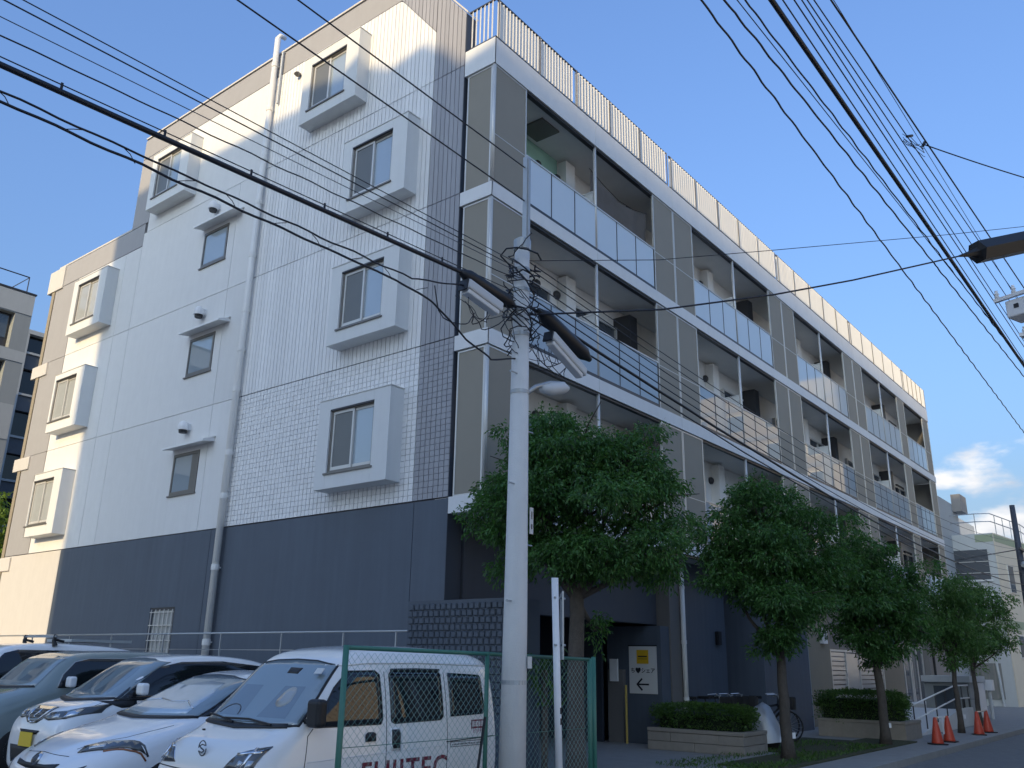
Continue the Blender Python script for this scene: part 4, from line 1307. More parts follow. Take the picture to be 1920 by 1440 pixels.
for o in [o for o in bpy.data.objects if o.name.startswith('street_tree') and o.location.x > 4 and o.location.y < 0]:
    link('white_tag', tag_me, o, (o.location.x + .02, o.location.y - .125, .42), rot=(0, 0, R(-35)))

# strap-leaved plant by the porch
pl_ = thing('strap_leaf_plant', 'spiky strap leaved plant at the foot of the largest tree', 'plant', (.6, -1.6, 0))
mbp = MB()
for i in range(46):
    a = random.uniform(0, 6.28)
    l_ = random.uniform(.35, .7)
    h0 = random.uniform(.9, 1.55)
    c = Vector((.6 + random.uniform(-.2, .2), -1.6 + random.uniform(-.2, .2), h0))
    d_ = Vector((math.cos(a), math.sin(a), 0))
    s_ = d_.cross(Vector((0, 0, 1))) * .022
    p = [c, c + d_ * l_ * .5 + Vector((0, 0, l_ * .45)), c + d_ * l_ + Vector((0, 0, l_ * .15))]
    mbp.add([p[0] - s_, p[0] + s_, p[1] + s_, p[1] - s_, p[2]], [(0, 1, 2, 3), (3, 2, 4)])
mbp.build('leaves', 'leaf_young', pl_)
MB().tube([(.6, -1.6, 0), (.58, -1.62, .8), (.62, -1.58, 1.5)], .05, 8).build('stem', 'bark', pl_)

# ---------------------------------------------------------------- sign board by the porch
def text_mesh(body, size, ext=.002, off=0.0, spacing=1.0):
    cu_ = bpy.data.curves.new('txt', 'FONT')
    cu_.body = body
    cu_.size = size
    cu_.extrude = ext
    cu_.offset = off
    cu_.space_character = spacing
    cu_.align_x = 'CENTER'
    cu_.resolution_u = 3
    ob = bpy.data.objects.new('txt', cu_)
    COL.objects.link(ob)
    dg_ = bpy.context.evaluated_depsgraph_get()
    me = bpy.data.meshes.new_from_object(ob.evaluated_get(dg_))
    bpy.data.objects.remove(ob)
    return me


SBD = thing('sign_board', 'white board with a yellow square and a left arrow on the navy pylon', 'sign', (6.64, .17, 1.0))
bx('board', 'sign_white', SBD, 6.632, 6.658, -.165, .515, 1.01, 1.99)
bx('board_edge', 'black', SBD, 6.628, 6.658, -.18, .53, 1.992, 2.015)
bx('yellow_square', 'sign_yellow', SBD, 6.628, 6.6315, .026, .318, 1.625, 1.915)
bx('square_line', 'ink', SBD, 6.625, 6.6275, .06, .285, 1.765, 1.79)
bx('square_line', 'ink', SBD, 6.6255, 6.6277, .06, .285, 1.722, 1.73)
tm = text_mesh('ち♥シェア', .115, .001, .002)
tm.materials.append(M['ink'])
tx = link('lettering', tm, SBD, (6.6295, .175, 1.445))
tx.rotation_euler = Matrix(((0, 0, -1), (-1, 0, 0), (0, 1, 0))).to_euler()
ar = MB()
yy, zz = .17, 1.20
ar.box(6.627, 6.6315, yy - .14, yy + .14, zz - .017, zz + .017)
for s_ in (1, -1):
    a, b = Vector((6.6285, yy + .15, zz)), Vector((6.6285, yy + .03, zz + s_ * .115))
    d_ = (b - a) / 2
    ar.obox((a + b) / 2 + Vector((-.0002 * (s_ + 2), 0, 0)), d_ * 1.08, Vector((.0015, 0, 0)), Vector((0, -d_.z, d_.y)).normalized() * .019)
ar.build('arrow', 'ink', SBD)
yp = MB().tube([(6.45, .50, 0), (6.45, .50, 1.18)], .025, 8).build('yellow_post', 'yellow_post', None, origin=(6.45, .5, 0), cat='post', label='slim yellow post standing left of the sign board pylon')

# ---------------------------------------------------------------- barrier cones
cone_b = MB().lathe([(.155, .03), (.15, .06), (.045, .60), (.03, .62)], (0, 0, 0), 'z', 20).mesh('cone_body', 'cone_red', smooth=True)
cone_f = MB().box(-.19, .19, -.19, .19, 0, .03).mesh('base', 'black')
bar_m = MB().tube([(-.5, 0, 0), (.5, 0, 0)], .018, 8).mesh('barrier_bar', 'amber')
cl = ['left red cone of the pair hung with white tape', 'right red cone of the pair hung with white tape',
      'left red cone of the pair nearer the corner building', 'right red cone of the pair nearer the corner building']
for (x, y), lb in zip([(11.75, -4.40), (12.75, -4.42), (15.95, -4.42), (17.2, -4.40)], cl):
    t = thing('traffic_cone', lb, 'traffic cone', (x, y, .002), 'red cones along the kerb', rotz=random.uniform(0, 1))
    t.scale = (.85, .85, .93)
    for nm, me_ in (('cone_body', cone_b), ('base', cone_f)):
        q = bpy.data.objects.new(nm, me_)
        COL.objects.link(q)
        q.parent = t
for (xa, xb), lb in zip([(11.75, 12.75), (15.95, 17.2)], ['bar between the two red cones, white tape tied on it', 'bare bar between the two red cones nearer the corner building']):
    bt = thing('barrier_bar', lb, 'bar', ((xa + xb) / 2, -4.41, .56), 'bars across the red cones')
    q = link('bar', bar_m, bt, ((xa + xb) / 2, -4.41, .56))
    q.scale = (xb - xa, 1, 1)
    if xa < 13:
        MB().box(12.18, 12.34, -4.434, -4.43, .20, .575).box(11.95, 12.55, -4.436, -4.388, .55, .585).build('white_tape', 'white_paint', bt)

# ---------------------------------------------------------------- ramp, boxes, bicycles
RM = thing('ramp', 'concrete access ramp with a white handrail by the taller hedge', 'ramp', (16, -2.5, 0))
MB().prism([(14.2, 0.004), (20.5, .004), (20.5, .45), (19.0, .45)], 'y', -3.3, -1.35).build('slope', 'concrete', RM)
MB().prism([(14.0, 0.004), (20.5, .004), (20.5, .52), (19.0, .52)], 'y', -3.42, -3.305).build('side_kerb', 'concrete', RM)
hr = MB()
for dz in (0, -.36):
    hr.tube([(14.0, -3.36, .74 + dz), (18.6, -3.36, 1.16 + dz), (20.4, -3.36, 1.16 + dz)], .022, 8)
hr.build('handrail', 'white_paint', RM, smooth=True)
for x in (14.05, 15.2, 16.35, 17.5, 18.6, 19.5, 20.35):
    z = .74 + min(x - 14, 4.6) * .0913
    MB().tube([(x, -3.36, max(0, (x - 14.3) * .09)), (x, -3.36, z)], .018, 8).build('post', 'alu_dark', RM)
UB = thing('utility_cabinet', 'grey and white utility cabinet behind the ramp', 'cabinet', (24, -2.2, 0))
bx('body', 'grey_wall', UB, 22.4, 24.6, -3.0, -1.6, 0, 1.22, bevel=.01)
bx('top', 'rb_wall', UB, 22.3, 24.7, -3.05, -1.55, 1.222, 1.42)
bx('white_door', 'white_paint', UB, 23.6, 24.55, -3.03, -3.005, .1, 1.2)
bx('door', 'pane_dim', UB, 22.36, 22.398, -2.6, -1.9, .1, 1.1)
MT = thing('meter_post', 'white meter box on a post by the last street tree', 'meter', (24.9, -3.1, 0))
MB().tube([(24.9, -3.1, 0), (24.9, -3.1, 1.0)], .06, 8).build('post', 'rb_wall', MT)
bx('meter', 'white_paint', MT, 24.75, 25.05, -3.25, -2.95, .95, 1.3)
BO = thing('hoop_barrier', 'black double hoop barrier beside the last street tree', 'barrier', (20.6, -3.3, 0))
for y in (-3.5, -3.1):
    MB().tube([(20.9, y, 0), (20.9, y, .75), (20.9, y + .25, .75), (20.9, y + .25, 0)], .03, 8).build('hoop', 'black', BO)
HS = thing('hanging_sign', 'dark teal board hanging over the doors behind the third tree', 'sign', (17.5, -1.6, 2.0))
bx('board', 'teal_board', HS, 17.3, 17.36, -2.2, -1.2, 2.05, 2.80)
MB().tube([(17.33, -2.1, 2.80), (17.33, -.3, 2.95)], .02, 6).build('arm', 'galv', HS)
WLm = thing('white_lamp_box', 'small white lamp box above the louvred gate', 'lamp', (16.6, -.35, 2.4))
bx('housing', 'white_paint', WLm, 16.4, 16.75, -.42, -.302, 2.3, 2.75)

wheel_me = MB()
for k in range(20):
    a0, a1 = 2 * math.pi * k / 20, 2 * math.pi * (k + 1) / 20
    wheel_me.tube([(.32 * math.cos(a0), 0, .32 * math.sin(a0)), (.32 * math.cos(a1), 0, .32 * math.sin(a1))], .018, 5, cap=False)
for k in range(10):
    a0 = math.pi * k / 10
    wheel_me.tube([(.31 * math.cos(a0), 0, .31 * math.sin(a0)), (-.31 * math.cos(a0), 0, -.31 * math.sin(a0))], .0025, 3, 1, cap=False)
wheel_me = wheel_me.mesh('wheel', ['tyre', 'steel'], smooth=True)
bf = MB().tube([(-.50, 0, .33), (-.10, 0, .30), (-.22, 0, .78), (-.50, 0, .33)], .014, 6).tube([(-.10, 0, .30), (.38, 0, .72)], .016, 6).tube([(-.2, 0, .68), (.36, 0, .78), (.42, 0, .60), (.55, 0, .33)], .016, 6).mesh('frame', 'alu_dark')
bh = MB().tube([(.18, .27, .98), (.34, .20, 1.0), (.36, 0, .96), (.34, -.20, 1.0), (.18, -.27, .98)], .012, 6).tube([(.36, 0, .76), (.36, 0, .97)], .012, 6).mesh('handlebar', 'steel')
bs = MB().tube([(-.22, 0, .78), (-.25, 0, .88)], .012, 6).obox((-.27, 0, .91), (.13, 0, 0), (0, .07, 0), (0, 0, .03)).mesh('saddle', 'black')
bk_ = MB().box(.42, .70, -.17, .17, .70, .73).box(.42, .70, -.17, -.15, .73, .95).box(.42, .70, .15, .17, .73, .95).box(.42, .44, -.15, .15, .73, .95).box(.68, .70, -.15, .15, .73, .95).mesh('basket', 'black')
for i, (x, y, rz, lb) in enumerate([(7.95, -.55, -80, 'dark bicycle nearest the block planter by the navy wall'), (8.55, -.55, -84, 'second dark bicycle parked behind the low hedge'),
                                    (9.0, -.6, -78, 'dark bicycle just left of the covered scooter'), (9.3, -1.35, -82, 'dark bicycle just right of the second street tree'),
                                    (10.0, -1.1, -100, 'dark bicycle leaning near the wing wall')]):
    t = thing('bicycle', lb, 'bicycle', (x, y, .006), 'bicycles parked along the navy wall', rotz=R(rz))
    t.rotation_euler = (R(-5), 0, R(rz))
    for nm, me_, lx in (('wheel', wheel_me, -.5), ('wheel', wheel_me, .55), ('frame', bf, 0), ('handlebar', bh, 0), ('saddle', bs, 0), ('basket', bk_, 0)):
        q = bpy.data.objects.new(nm, me_)
        COL.objects.link(q)
        q.parent = t
        q.location = (lx, 0, .338 if nm == 'wheel' else 0)
SC = thing('covered_scooter', 'scooter under a silver cover beside the block planter', 'scooter', (7.35, -1.75, 0))
prof = [(-.95, .20, .18, .16), (-.8, .55, .26, .18), (-.45, .78, .28, .16), (0, .82, .27, .16), (.3, .95, .30, .16), (.52, 1.08, .34, .16), (.70, .98, .30, .17), (.92, .55, .22, .20), (1.02, .30, .12, .2)]
mbs = MB()
ring = 12
for (l_, h_, w_, b_) in prof:
    for k in range(ring):
        a = math.pi * k / (ring - 1)
        ww = w_ * (1 + .07 * math.sin(5 * a + l_ * 6))
        mbs.v.append((l_, ww * math.cos(a) * (1.15 - .3 * math.sin(a)), b_ + (h_ - b_) * math.sin(a) ** .6))
for i in range(len(prof) - 1):
    for k in range(ring - 1):
        a = i * ring + k
        mbs.f.append((a, a + 1, a + ring + 1, a + ring))
        mbs.m.append(0)
mbs.f += [tuple(range(ring)), tuple(range((len(prof) - 1) * ring, len(prof) * ring))[::-1]]
mbs.m += [0, 0]
for nm, me_ in (('cover', mbs.mesh('cover', 'cover_silver', smooth=True)),
                ('wheel', MB().lathe([(.10, -.05), (.24, -.05), (.26, 0), (.24, .05), (.10, .05)], (.66, 0, .26), 'y', 20).mesh('wheel', 'tyre', smooth=True)),
                ('wheel', MB().lathe([(.10, -.06), (.24, -.06), (.26, 0), (.24, .06), (.10, .06)], (-.64, 0, .26), 'y', 20).mesh('wheel', 'tyre', smooth=True)),
                ('strap', MB().tube([(.1, .30, .25), (.1, .22, .75), (.1, 0, .87), (.1, -.22, .75), (.1, -.30, .25)], .014, 6).mesh('strap', 'black'))):
    q = bpy.data.objects.new(nm, me_)
    COL.objects.link(q)
    q.parent = SC
SC.rotation_euler = (0, 0, R(-78))
SC.scale = (.8, .85, .85)

# curtain hung in the top balcony
CT = thing('balcony_curtain', 'brown cloth draped across the top left balcony opening', 'curtain', (4.9, -.55, 11.2))
mbc = MB()
nu, nv = 26, 14
for i in range(nu + 1):
    u = i / nu
    for j in range(nv + 1):
        v = j / nv
        zt = 12.16 - .02 * u - .25 * 4 * u * (1 - u)
        z = zt - v * 1.3
        x = 3.66 + 2.42 * u
        yv = -.58 + (.15 + .85 * v) * (.05 * math.sin(u * 16 + v * 5 * (1 - u)) + .035 * math.sin(u * 31 + v * 2) + .03 * math.sin((u + v) * 14))
        mbc.v.append((x, yv, z))
for i in range(nu):
    for j in range(nv):
        a = i * (nv + 1) + j
        mbc.f.append((a, a + 1, a + nv + 2, a + nv + 1))
        mbc.m.append(0)
mbc.build('cloth', 'cloth', CT, smooth=True)
MB().tube([(3.6, -.58, 12.17), (4.2, -.58, 12.02), (4.85, -.58, 11.92), (5.5, -.58, 11.98), (6.14, -.58, 12.15)], .008, 5).build('cord', 'cable', CT)
# ---------------------------------------------------------------- vehicles
def sec(x, zb, wb, wmax, zs, wbelt, zbelt, wroof, zroof):
    return (x, [(0, zb), (wb * .85, zb), (wb, zb + .05), (wmax, zs), (wbelt, zbelt), (wroof, zroof - .06), (wroof - .10, zroof - .008), (wroof * .4, zroof), (0, zroof + .004)])


class Car:
    """body lofted through cross-sections, then glass, lamps and trim laid on it; nose towards local +x, placed facing -X"""

    def __init__(s, name, label, rear_x, yc, secs, paint, group, arches, wr=.29, cat='car'):
        s.t = thing(name, label, cat, (rear_x, yc, 0), group, rotz=math.pi)
        verts, faces = [], []
        n = len(secs[0][1])
        full = 2 * n - 2
        for x, hp in secs:
            verts += [(x, y, z) for y, z in hp] + [(x, -y, z) for y, z in hp[-2:0:-1]]
        for i in range(len(secs) - 1):
            for k in range(full):
                a, b = i * full + k, i * full + (k + 1) % full
                faces.append((a, b, b + full, a + full))
        faces.append(tuple(range(full)))
        e = (len(secs) - 1) * full
        faces.append(tuple(range(e, e + full))[::-1])
        me = bpy.data.meshes.new('body')
        me.from_pydata(verts, [], faces)
        bm = bmesh.new()
        bm.from_mesh(me)
        bmesh.ops.recalc_face_normals(bm, faces=bm.faces)
        bm.to_mesh(me)
        bm.free()
        me.materials.append(M[paint])
        me.materials.append(M['black'])
        ob = bpy.data.objects.new('body', me)
        COL.objects.link(ob)
        sub = ob.modifiers.new('s', 'SUBSURF')
        sub.levels = sub.render_levels = 3
        cuts = []
        for ax in arches:
            for sd in (1, -1):
                cm_ = MB().lathe([(wr + .055, -.16), (wr + .055, .4)], (ax, sd * .62 + (-.12 if sd > 0 else -.12), wr), 'y', 32).mesh('cut', 'black')
                c = bpy.data.objects.new('cut', cm_)
                COL.objects.link(c)
                b = ob.modifiers.new('b', 'BOOLEAN')
                b.operation = 'DIFFERENCE'
                b.solver = 'EXACT'
                b.object = c
                cuts.append(c)
        dg_ = bpy.context.evaluated_depsgraph_get()
        fin = bpy.data.meshes.new_from_object(ob.evaluated_get(dg_))
        for c in cuts:
            bpy.data.objects.remove(c)
        bpy.data.objects.remove(ob)
        fin.name = 'body'
        fin.polygons.foreach_set('use_smooth', [True] * len(fin.polygons))
        bm = bmesh.new()
        bm.from_mesh(fin)
        for ed in bm.edges:
            if len(ed.link_faces) == 2 and ed.calc_face_angle(0) > R(40):
                ed.smooth = False
        bm.to_mesh(fin)
        s.bvh = BVHTree.FromBMesh(bm)
        bm.free()
        s.put('body', fin)
        for ax in arches:
            for sd in (1, -1):
                s.wheel(ax, sd, wr, secs)

    def put(s, name, me, parent=None):
        q = bpy.data.objects.new(name, me)
        COL.objects.link(q)
        q.parent = parent or s.t
        return q

    def wheel(s, ax, sd, wr, secs):
        y = sd * (max(h[3][0] for _, h in secs) - .11)
        w_ = s.put('wheel', MB().lathe([(wr * .62, -.09), (wr * .93, -.09), (wr, -.05), (wr, .05), (wr * .93, .09), (wr * .62, .09)], (ax, y, wr), 'y', 28).mesh('tyre', 'tyre', smooth=True))
        rm = MB().lathe([(.02, sd * .085), (wr * .30, sd * .09), (wr * .62, sd * .07), (wr * .66, sd * .092), (wr * .62, sd * .04)], (ax, y, wr), 'y', 24)
        s.put('rim', rm.mesh('rim', 'galv', smooth=True), w_)
        sp = MB()
        for k in range(5):
            a = 2 * math.pi * k / 5 + .3
            sp.obox((ax + math.cos(a) * wr * .36, y + sd * .10, wr + math.sin(a) * wr * .36), (math.cos(a) * wr * .2, 0, math.sin(a) * wr * .2), (-math.sin(a) * wr * .05, 0, math.cos(a) * wr * .05), (0, .012, 0))
        s.put('spokes', sp.mesh('spokes', 'black'), w_)

    def decal(s, name, poly, axis, m, side=1, off=.006, grid=.06, parent=None, rim=True):
        """outline in (x,z) for axis 'y', in (y,z) for axis 'x', in (x,y) for axis 'z'; projected on the body"""
        bm = bmesh.new()
        mk = {'y': lambda a, b: (a, 0, b), 'x': lambda a, b: (0, a, b), 'z': lambda a, b: (a, b, 0)}[axis]
        bm.faces.new([bm.verts.new(mk(a, b)) for a, b in poly])
        us, vs = [p[0] for p in poly], [p[1] for p in poly]
        ua = {'y': 0, 'x': 1, 'z': 0}[axis]
        va = {'y': 2, 'x': 2, 'z': 1}[axis]
        for lo, hi, axn in ((min(us), max(us), ua), (min(vs), max(vs), va)):
            k = int((hi - lo) / grid)
            for i in range(1, k + 1):
                co = [0, 0, 0]
                co[axn] = lo + (hi - lo) * i / (k + 1)
                no_ = [0, 0, 0]
                no_[axn] = 1
                bmesh.ops.bisect_plane(bm, geom=bm.verts[:] + bm.edges[:] + bm.faces[:], plane_co=co, plane_no=no_)
        d_ = {'y': Vector((0, -side, 0)), 'x': Vector((-side, 0, 0)), 'z': Vector((0, 0, -1))}[axis]
        bad = []
        nrm = {}
        for v in bm.verts:
            o = v.co - d_ * 8
            h, nn, _, _ = s.bvh.ray_cast(o, d_)
            if h is None:
                bad.append(v)
                continue
            if nn.dot(d_) > 0:
                nn = -nn
            v.co = h + nn * off
            nrm[v] = nn.copy()
        if bad:
            bmesh.ops.delete(bm, geom=bad, context='VERTS')
        if bm.faces and not rim:
            bmesh.ops.recalc_face_normals(bm, faces=bm.faces)
        elif bm.faces:
            bd = [e for e in bm.edges if e.is_boundary]
            ex = bmesh.ops.extrude_edge_only(bm, edges=bd)
            for v in [g_ for g_ in ex['geom'] if isinstance(g_, bmesh.types.BMVert)]:
                h, nn, _, _ = s.bvh.find_nearest(v.co)
                v.co = h - (nn * .003)
            bmesh.ops.recalc_face_normals(bm, faces=bm.faces)
            f0 = max(bm.faces, key=lambda f: f.calc_area())
            if f0.normal.dot(d_) > 0:
                bmesh.ops.reverse_faces(bm, faces=bm.faces)
        me = bpy.data.meshes.new(name)
        bm.to_mesh(me)
        bm.free()
        me.polygons.foreach_set('use_smooth', [True] * len(me.polygons))
        me.materials.append(M[m])
        return s.put(name, me, parent)

    def line(s, name, pts, axis, m, side=1, r=.006, parent=None, off=.0):
        """a thin bead along a polyline laid on the body"""
        d_ = {'y': Vector((0, -side, 0)), 'x': Vector((-1, 0, 0)), 'z': Vector((0, 0, -1))}[axis]
        out = []
        for (a, b), (c, e) in zip(pts, pts[1:]):
            k = max(2, int(math.hypot(c - a, e - b) / .05))
            for i in range(k + 1):
                t = i / k
                u, v = a + (c - a) * t, b + (e - b) * t
                p = Vector({'y': (u, 0, v), 'x': (0, u, v), 'z': (u, v, 0)}[axis])
                h, nn, _, _ = s.bvh.ray_cast(p - d_ * 8, d_)
                if h is not None and (not out or (h - out[-1]).length > 1e-4):
                    out.append(h + (nn if nn.dot(d_) < 0 else -nn) * off)
        if len(out) > 1:
            return s.put(name, MB().tube(out, r, 5).mesh(name, m, smooth=True), parent)

    def mirror(s, x, z, w_, m, half, side=1, arm=True):
        mb = MB()
        mb.obox((x, side * (half + .10), z), (.055, 0, 0), (0, .085, 0), (0, 0, w_))
        o = bpy.data.objects.new('wing_mirror', mb.mesh('wing_mirror', m))
        COL.objects.link(o)
        o.parent = s.t
        b = o.modifiers.new('e', 'BEVEL')
        b.width = .035
        b.segments = 3
        if arm:
            s.put('arm', MB().obox((x, side * (half + .0), z - w_ * .6), (.02, 0, 0), (0, .06, 0), (0, 0, .02)).mesh('arm', 'black'), o)
        return o


GV = 'cars parked in a row before the gable wall'
# --- white kei van
van = Car('delivery_van', 'white box-nosed van with maroon lettering behind the green fence', -2.92, -2.86, [
    sec(.0, .38, .60, .68, .55, .66, .98, .55, 1.56),
    sec(.04, .30, .66, .72, .55, .70, 1.0, .585, 1.62),
    sec(.25, .28, .69, .735, .60, .725, 1.02, .60, 1.70),
    sec(.9, .28, .69, .738, .60, .728, 1.03, .605, 1.745),
    sec(1.6, .28, .69, .738, .60, .728, 1.03, .605, 1.745),
    sec(2.05, .28, .69, .738, .60, .728, 1.03, .60, 1.69),
    sec(2.22, .28, .69, .738, .60, .726, 1.03, .595, 1.60),
    sec(2.50, .28, .69, .737, .60, .722, 1.01, .625, 1.31),
    sec(2.74, .28, .69, .735, .60, .712, .97, .655, 1.055),
    sec(2.90, .28, .685, .728, .58, .695, .89, .64, .985),
    sec(3.06, .28, .67, .71, .56, .67, .82, .60, .93),
    sec(3.14, .29, .64, .69, .54, .645, .74, .56, .83),
    sec(3.18, .32, .60, .66, .52, .60, .64, .5, .70),
], 'car_cream', GV, (.52, 2.74), .27, 'van')
ws = van.decal('windscreen', [(-.655, 1.055), (-.4, 1.035), (0, 1.03), (.4, 1.035), (.655, 1.055), (.555, 1.55), (.3, 1.585), (0, 1.595), (-.3, 1.585), (-.555, 1.55)], 'x', 'screen_glass', off=.008)
van.line('windscreen_seal', [(-.655, 1.055), (-.4, 1.035), (0, 1.03), (.4, 1.035), (.655, 1.055), (.555, 1.55), (.3, 1.585), (0, 1.595), (-.3, 1.585), (-.555, 1.55), (-.655, 1.055)], 'x', 'black', r=.013, parent=ws)
van.decal('seat', [(.16, 1.36), (.44, 1.36), (.50, 1.10), (.12, 1.10)], 'x', 'interior_dim', off=.0088, parent=ws, rim=False)
van.decal('seat', [(-.16, 1.36), (-.44, 1.36), (-.50, 1.10), (-.12, 1.10)], 'x', 'interior_dim', off=.0088, parent=ws, rim=False)
van.line('steering_wheel', [(-.32 + .15 * math.cos(a), 1.10 + .09 * math.sin(a)) for a in np.linspace(.1, 3.0, 9)], 'x', 'alu_dark', r=.006, parent=ws, off=.008)
van.decal('headrest', [(.30 + .10 * math.cos(a) * (1.1 if math.sin(a) < 0 else .9), 1.27 + .085 * math.sin(a)) for a in np.linspace(0, 6.28, 15)[:-1]], 'x', 'curtain_glass', off=.0095, parent=ws)
van.decal('rear_view_mirror', [(.02, 1.52), (.20, 1.515), (.19, 1.465), (.03, 1.47)], 'x', 'black', off=.0095, parent=ws)
van.decal('cowl', [(-.6, 1.035), (0, 1.01), (.6, 1.035), (.58, 1.065), (.1, 1.045), (-.58, 1.062)], 'x', 'black', off=.013)
van.put('wiper', MB().tube([(2.80, .45, 1.06), (2.78, .1, 1.09), (2.79, -.25, 1.085)], .01, 5).tube([(2.80, -.1, 1.06), (2.77, -.4, 1.10), (2.765, -.52, 1.11)], .01, 5).mesh('wiper', 'black'))
for sd in (1, -1):
    fw = van.decal('front_window', [(2.52, 1.04), (2.50, 1.10), (2.28, 1.36), (2.12, 1.50), (1.80, 1.505), (1.745, 1.47), (1.735, 1.08), (1.76, 1.04)], 'y', 'dark_glass', sd, off=.007)
    van.line('window_seal', [(2.52, 1.04), (2.28, 1.36), (2.12, 1.50), (1.80, 1.505), (1.745, 1.47), (1.735, 1.08), (1.76, 1.04), (2.52, 1.04)], 'y', 'black', sd, .009, fw)
    sw = van.decal('side_window', [(1.62, 1.06), (1.62, 1.47), (1.58, 1.505), (.93, 1.50), (.90, 1.47), (.90, 1.08), (.94, 1.05), (1.58, 1.04)], 'y', 'dark_glass', sd, off=.007)
    van.line('window_seal', [(1.62, 1.06), (1.62, 1.47), (1.58, 1.505), (.93, 1.50), (.90, 1.47), (.90, 1.08), (.94, 1.05), (1.58, 1.04), (1.62, 1.06)], 'y', 'black', sd, .009, sw)
    van.put('vent_visor', MB().tube([(.95, sd * .665, 1.515), (1.3, sd * .668, 1.52), (1.62, sd * .666, 1.515)], .016, 6).mesh('vent_visor', 'black'), sw)
    van.decal('rear_window', [(.79, 1.07), (.79, 1.49), (.28, 1.47), (.25, 1.44), (.24, 1.11), (.28, 1.08)], 'y', 'dark_glass', sd, off=.007)
    van.line('door_gap', [(2.66, .45), (2.62, .80), (2.60, .97), (2.54, 1.03)], 'y', 'black', sd, .004)
    van.line('door_gap', [(1.69, .40), (1.68, 1.50)], 'y', 'black', sd, .004)
    van.line('door_gap', [(.845, .40), (.845, 1.50)], 'y', 'black', sd, .004)
    van.line('slide_track', [(.86, .84), (.1, .86)], 'y', 'black', sd, .006)
    van.line('crease', [(2.6, .765), (1.7, .79), (.9, .81)], 'y', 'fascia', sd, .004)
    van.line('drip_rail', [(2.25, 1.545), (1.9, 1.575), (1.2, 1.585), (.1, 1.565)], 'y', 'car_cream', sd, .013)
    h = van.decal('door_handle', [(1.83, .895), (1.95, .895), (1.95, .955), (1.92, .975), (1.86, .975), (1.83, .955)], 'y', 'black', sd, off=.016)
    h = van.decal('door_handle', [(1.52, .82), (1.60, .82), (1.62, .86), (1.62, .985), (1.53, .985), (1.51, .95)], 'y', 'black', sd, off=.012)
    van.decal('handle_surround', [(1.50, .80), (1.62, .80), (1.64, .85), (1.64, 1.0), (1.515, 1.0), (1.495, .95)], 'y', 'car_cream', sd, off=.006)
    if sd > 0:
        van.mirror(2.60, 1.16, .115, 'black', .70, sd)
    hl = van.decal('headlight', [(sd * .655, .905), (sd * .655, .72), (sd * .36, .735), (sd * .47, .85)], 'x', 'lamp_dark', off=.010)
    van.decal('lens_bar', [(sd * .64, .875), (sd * .64, .85), (sd * .47, .835), (sd * .46, .85)], 'x', 'chrome', off=.014, parent=hl)
    van.decal('lens_bar', [(sd * .60, .89), (sd * .58, .89), (sd * .56, .74), (sd * .58, .74)], 'x', 'chrome', off=.0145, parent=hl)
    van.decal('reflector', [(sd * .56, .79), (sd * .52, .80), (sd * .50, .755), (sd * .54, .745)], 'x', 'lamp_clear', off=.015, parent=hl)
    van.decal('reflector', [(sd * .64, .80), (sd * .60, .80), (sd * .60, .745), (sd * .63, .74)], 'x', 'lamp_clear', off=.015, parent=hl)
    van.line('lens_rim', [(sd * .655, .905), (sd * .655, .72), (sd * .36, .735), (sd * .47, .85), (sd * .655, .905)], 'x', 'chrome', r=.005, parent=hl)
van.line('bonnet_gap', [(-.62, .70), (-.36, .69), (0, .68), (.36, .69), (.62, .70)], 'x', 'black', r=.005)
van.decal('grille', [(-.36, .635), (.36, .635), (.34, .50), (-.34, .50)], 'x', 'black', off=.008)
for y in (.30, -.30):
    van.decal('grille_slot', [(y - .05, .665), (y + .05, .665), (y + .05, .65), (y - .05, .65)], 'x', 'black', off=.007)
pl2 = van.put('number_plate', MB().obox((3.20, 0, .56), (.006, 0, 0), (0, .165, 0), (0, 0, .082)).mesh('number_plate', 'white_paint'))
em = MB()
for k in range(16):
    a0, a1 = 2 * math.pi * k / 16, 2 * math.pi * (k + 1) / 16
    if k not in (0, 8):
        em.tube([(3.145, .055 * math.cos(a0), .865 + .06 * math.sin(a0)), (3.145, .055 * math.cos(a1), .865 + .06 * math.sin(a1))], .005, 5)
em.tube([(3.15, .045, .89), (3.15, 0, .895), (3.15, -.035, .88), (3.15, -.01, .865), (3.15, .02, .855), (3.15, .035, .845), (3.15, 0, .832), (3.15, -.045, .838)], .006, 5)
van.put('emblem', em.mesh('emblem', 'lamp_dark'))
van.put('washer_nozzle', MB().box(2.97, 2.99, -.27, -.25, .985, 1.0).mesh('washer_nozzle', 'black'))
tm = text_mesh('FUJITEC', .30, .002, .004, 1.12)
tm.materials.append(M['maroon'])
# the van is turned half round, so its left side (+y) faces the street
q = van.put('lettering', tm)
q.rotation_euler = (R(90), 0, R(180))
hh, nn, _, _ = van.bvh.ray_cast(Vector((1.45, 5, .62)), Vector((0, -1, 0)))
q.location = (1.42, hh.y + .006, .515)
lg = MB()
cx_, cz_ = .36, .955
hh, nn, _, _ = van.bvh.ray_cast(Vector((cx_, 5, cz_)), Vector((0, -1, 0)))
yv = hh.y + .004
lg.box(cx_ - .115, cx_ + .115, yv - .003, yv, cz_ - .075, cz_ + .075, 0)
for i in range(4):
    for j in range(2):
        lg.box(cx_ - .10 + i * .052, cx_ - .10 + i * .052 + .042, yv, yv + .002, cz_ - .062 + j * .07, cz_ - .062 + j * .07 + .052, 1)
        lg.box(cx_ - .10 + i * .052 + .015, cx_ - .10 + i * .052 + .024, yv + .002, yv + .003, cz_ - .062 + j * .07 + (.01 if (i + j) % 2 else .0), cz_ - .062 + j * .07 + (.052 if i % 2 else .04), 0)
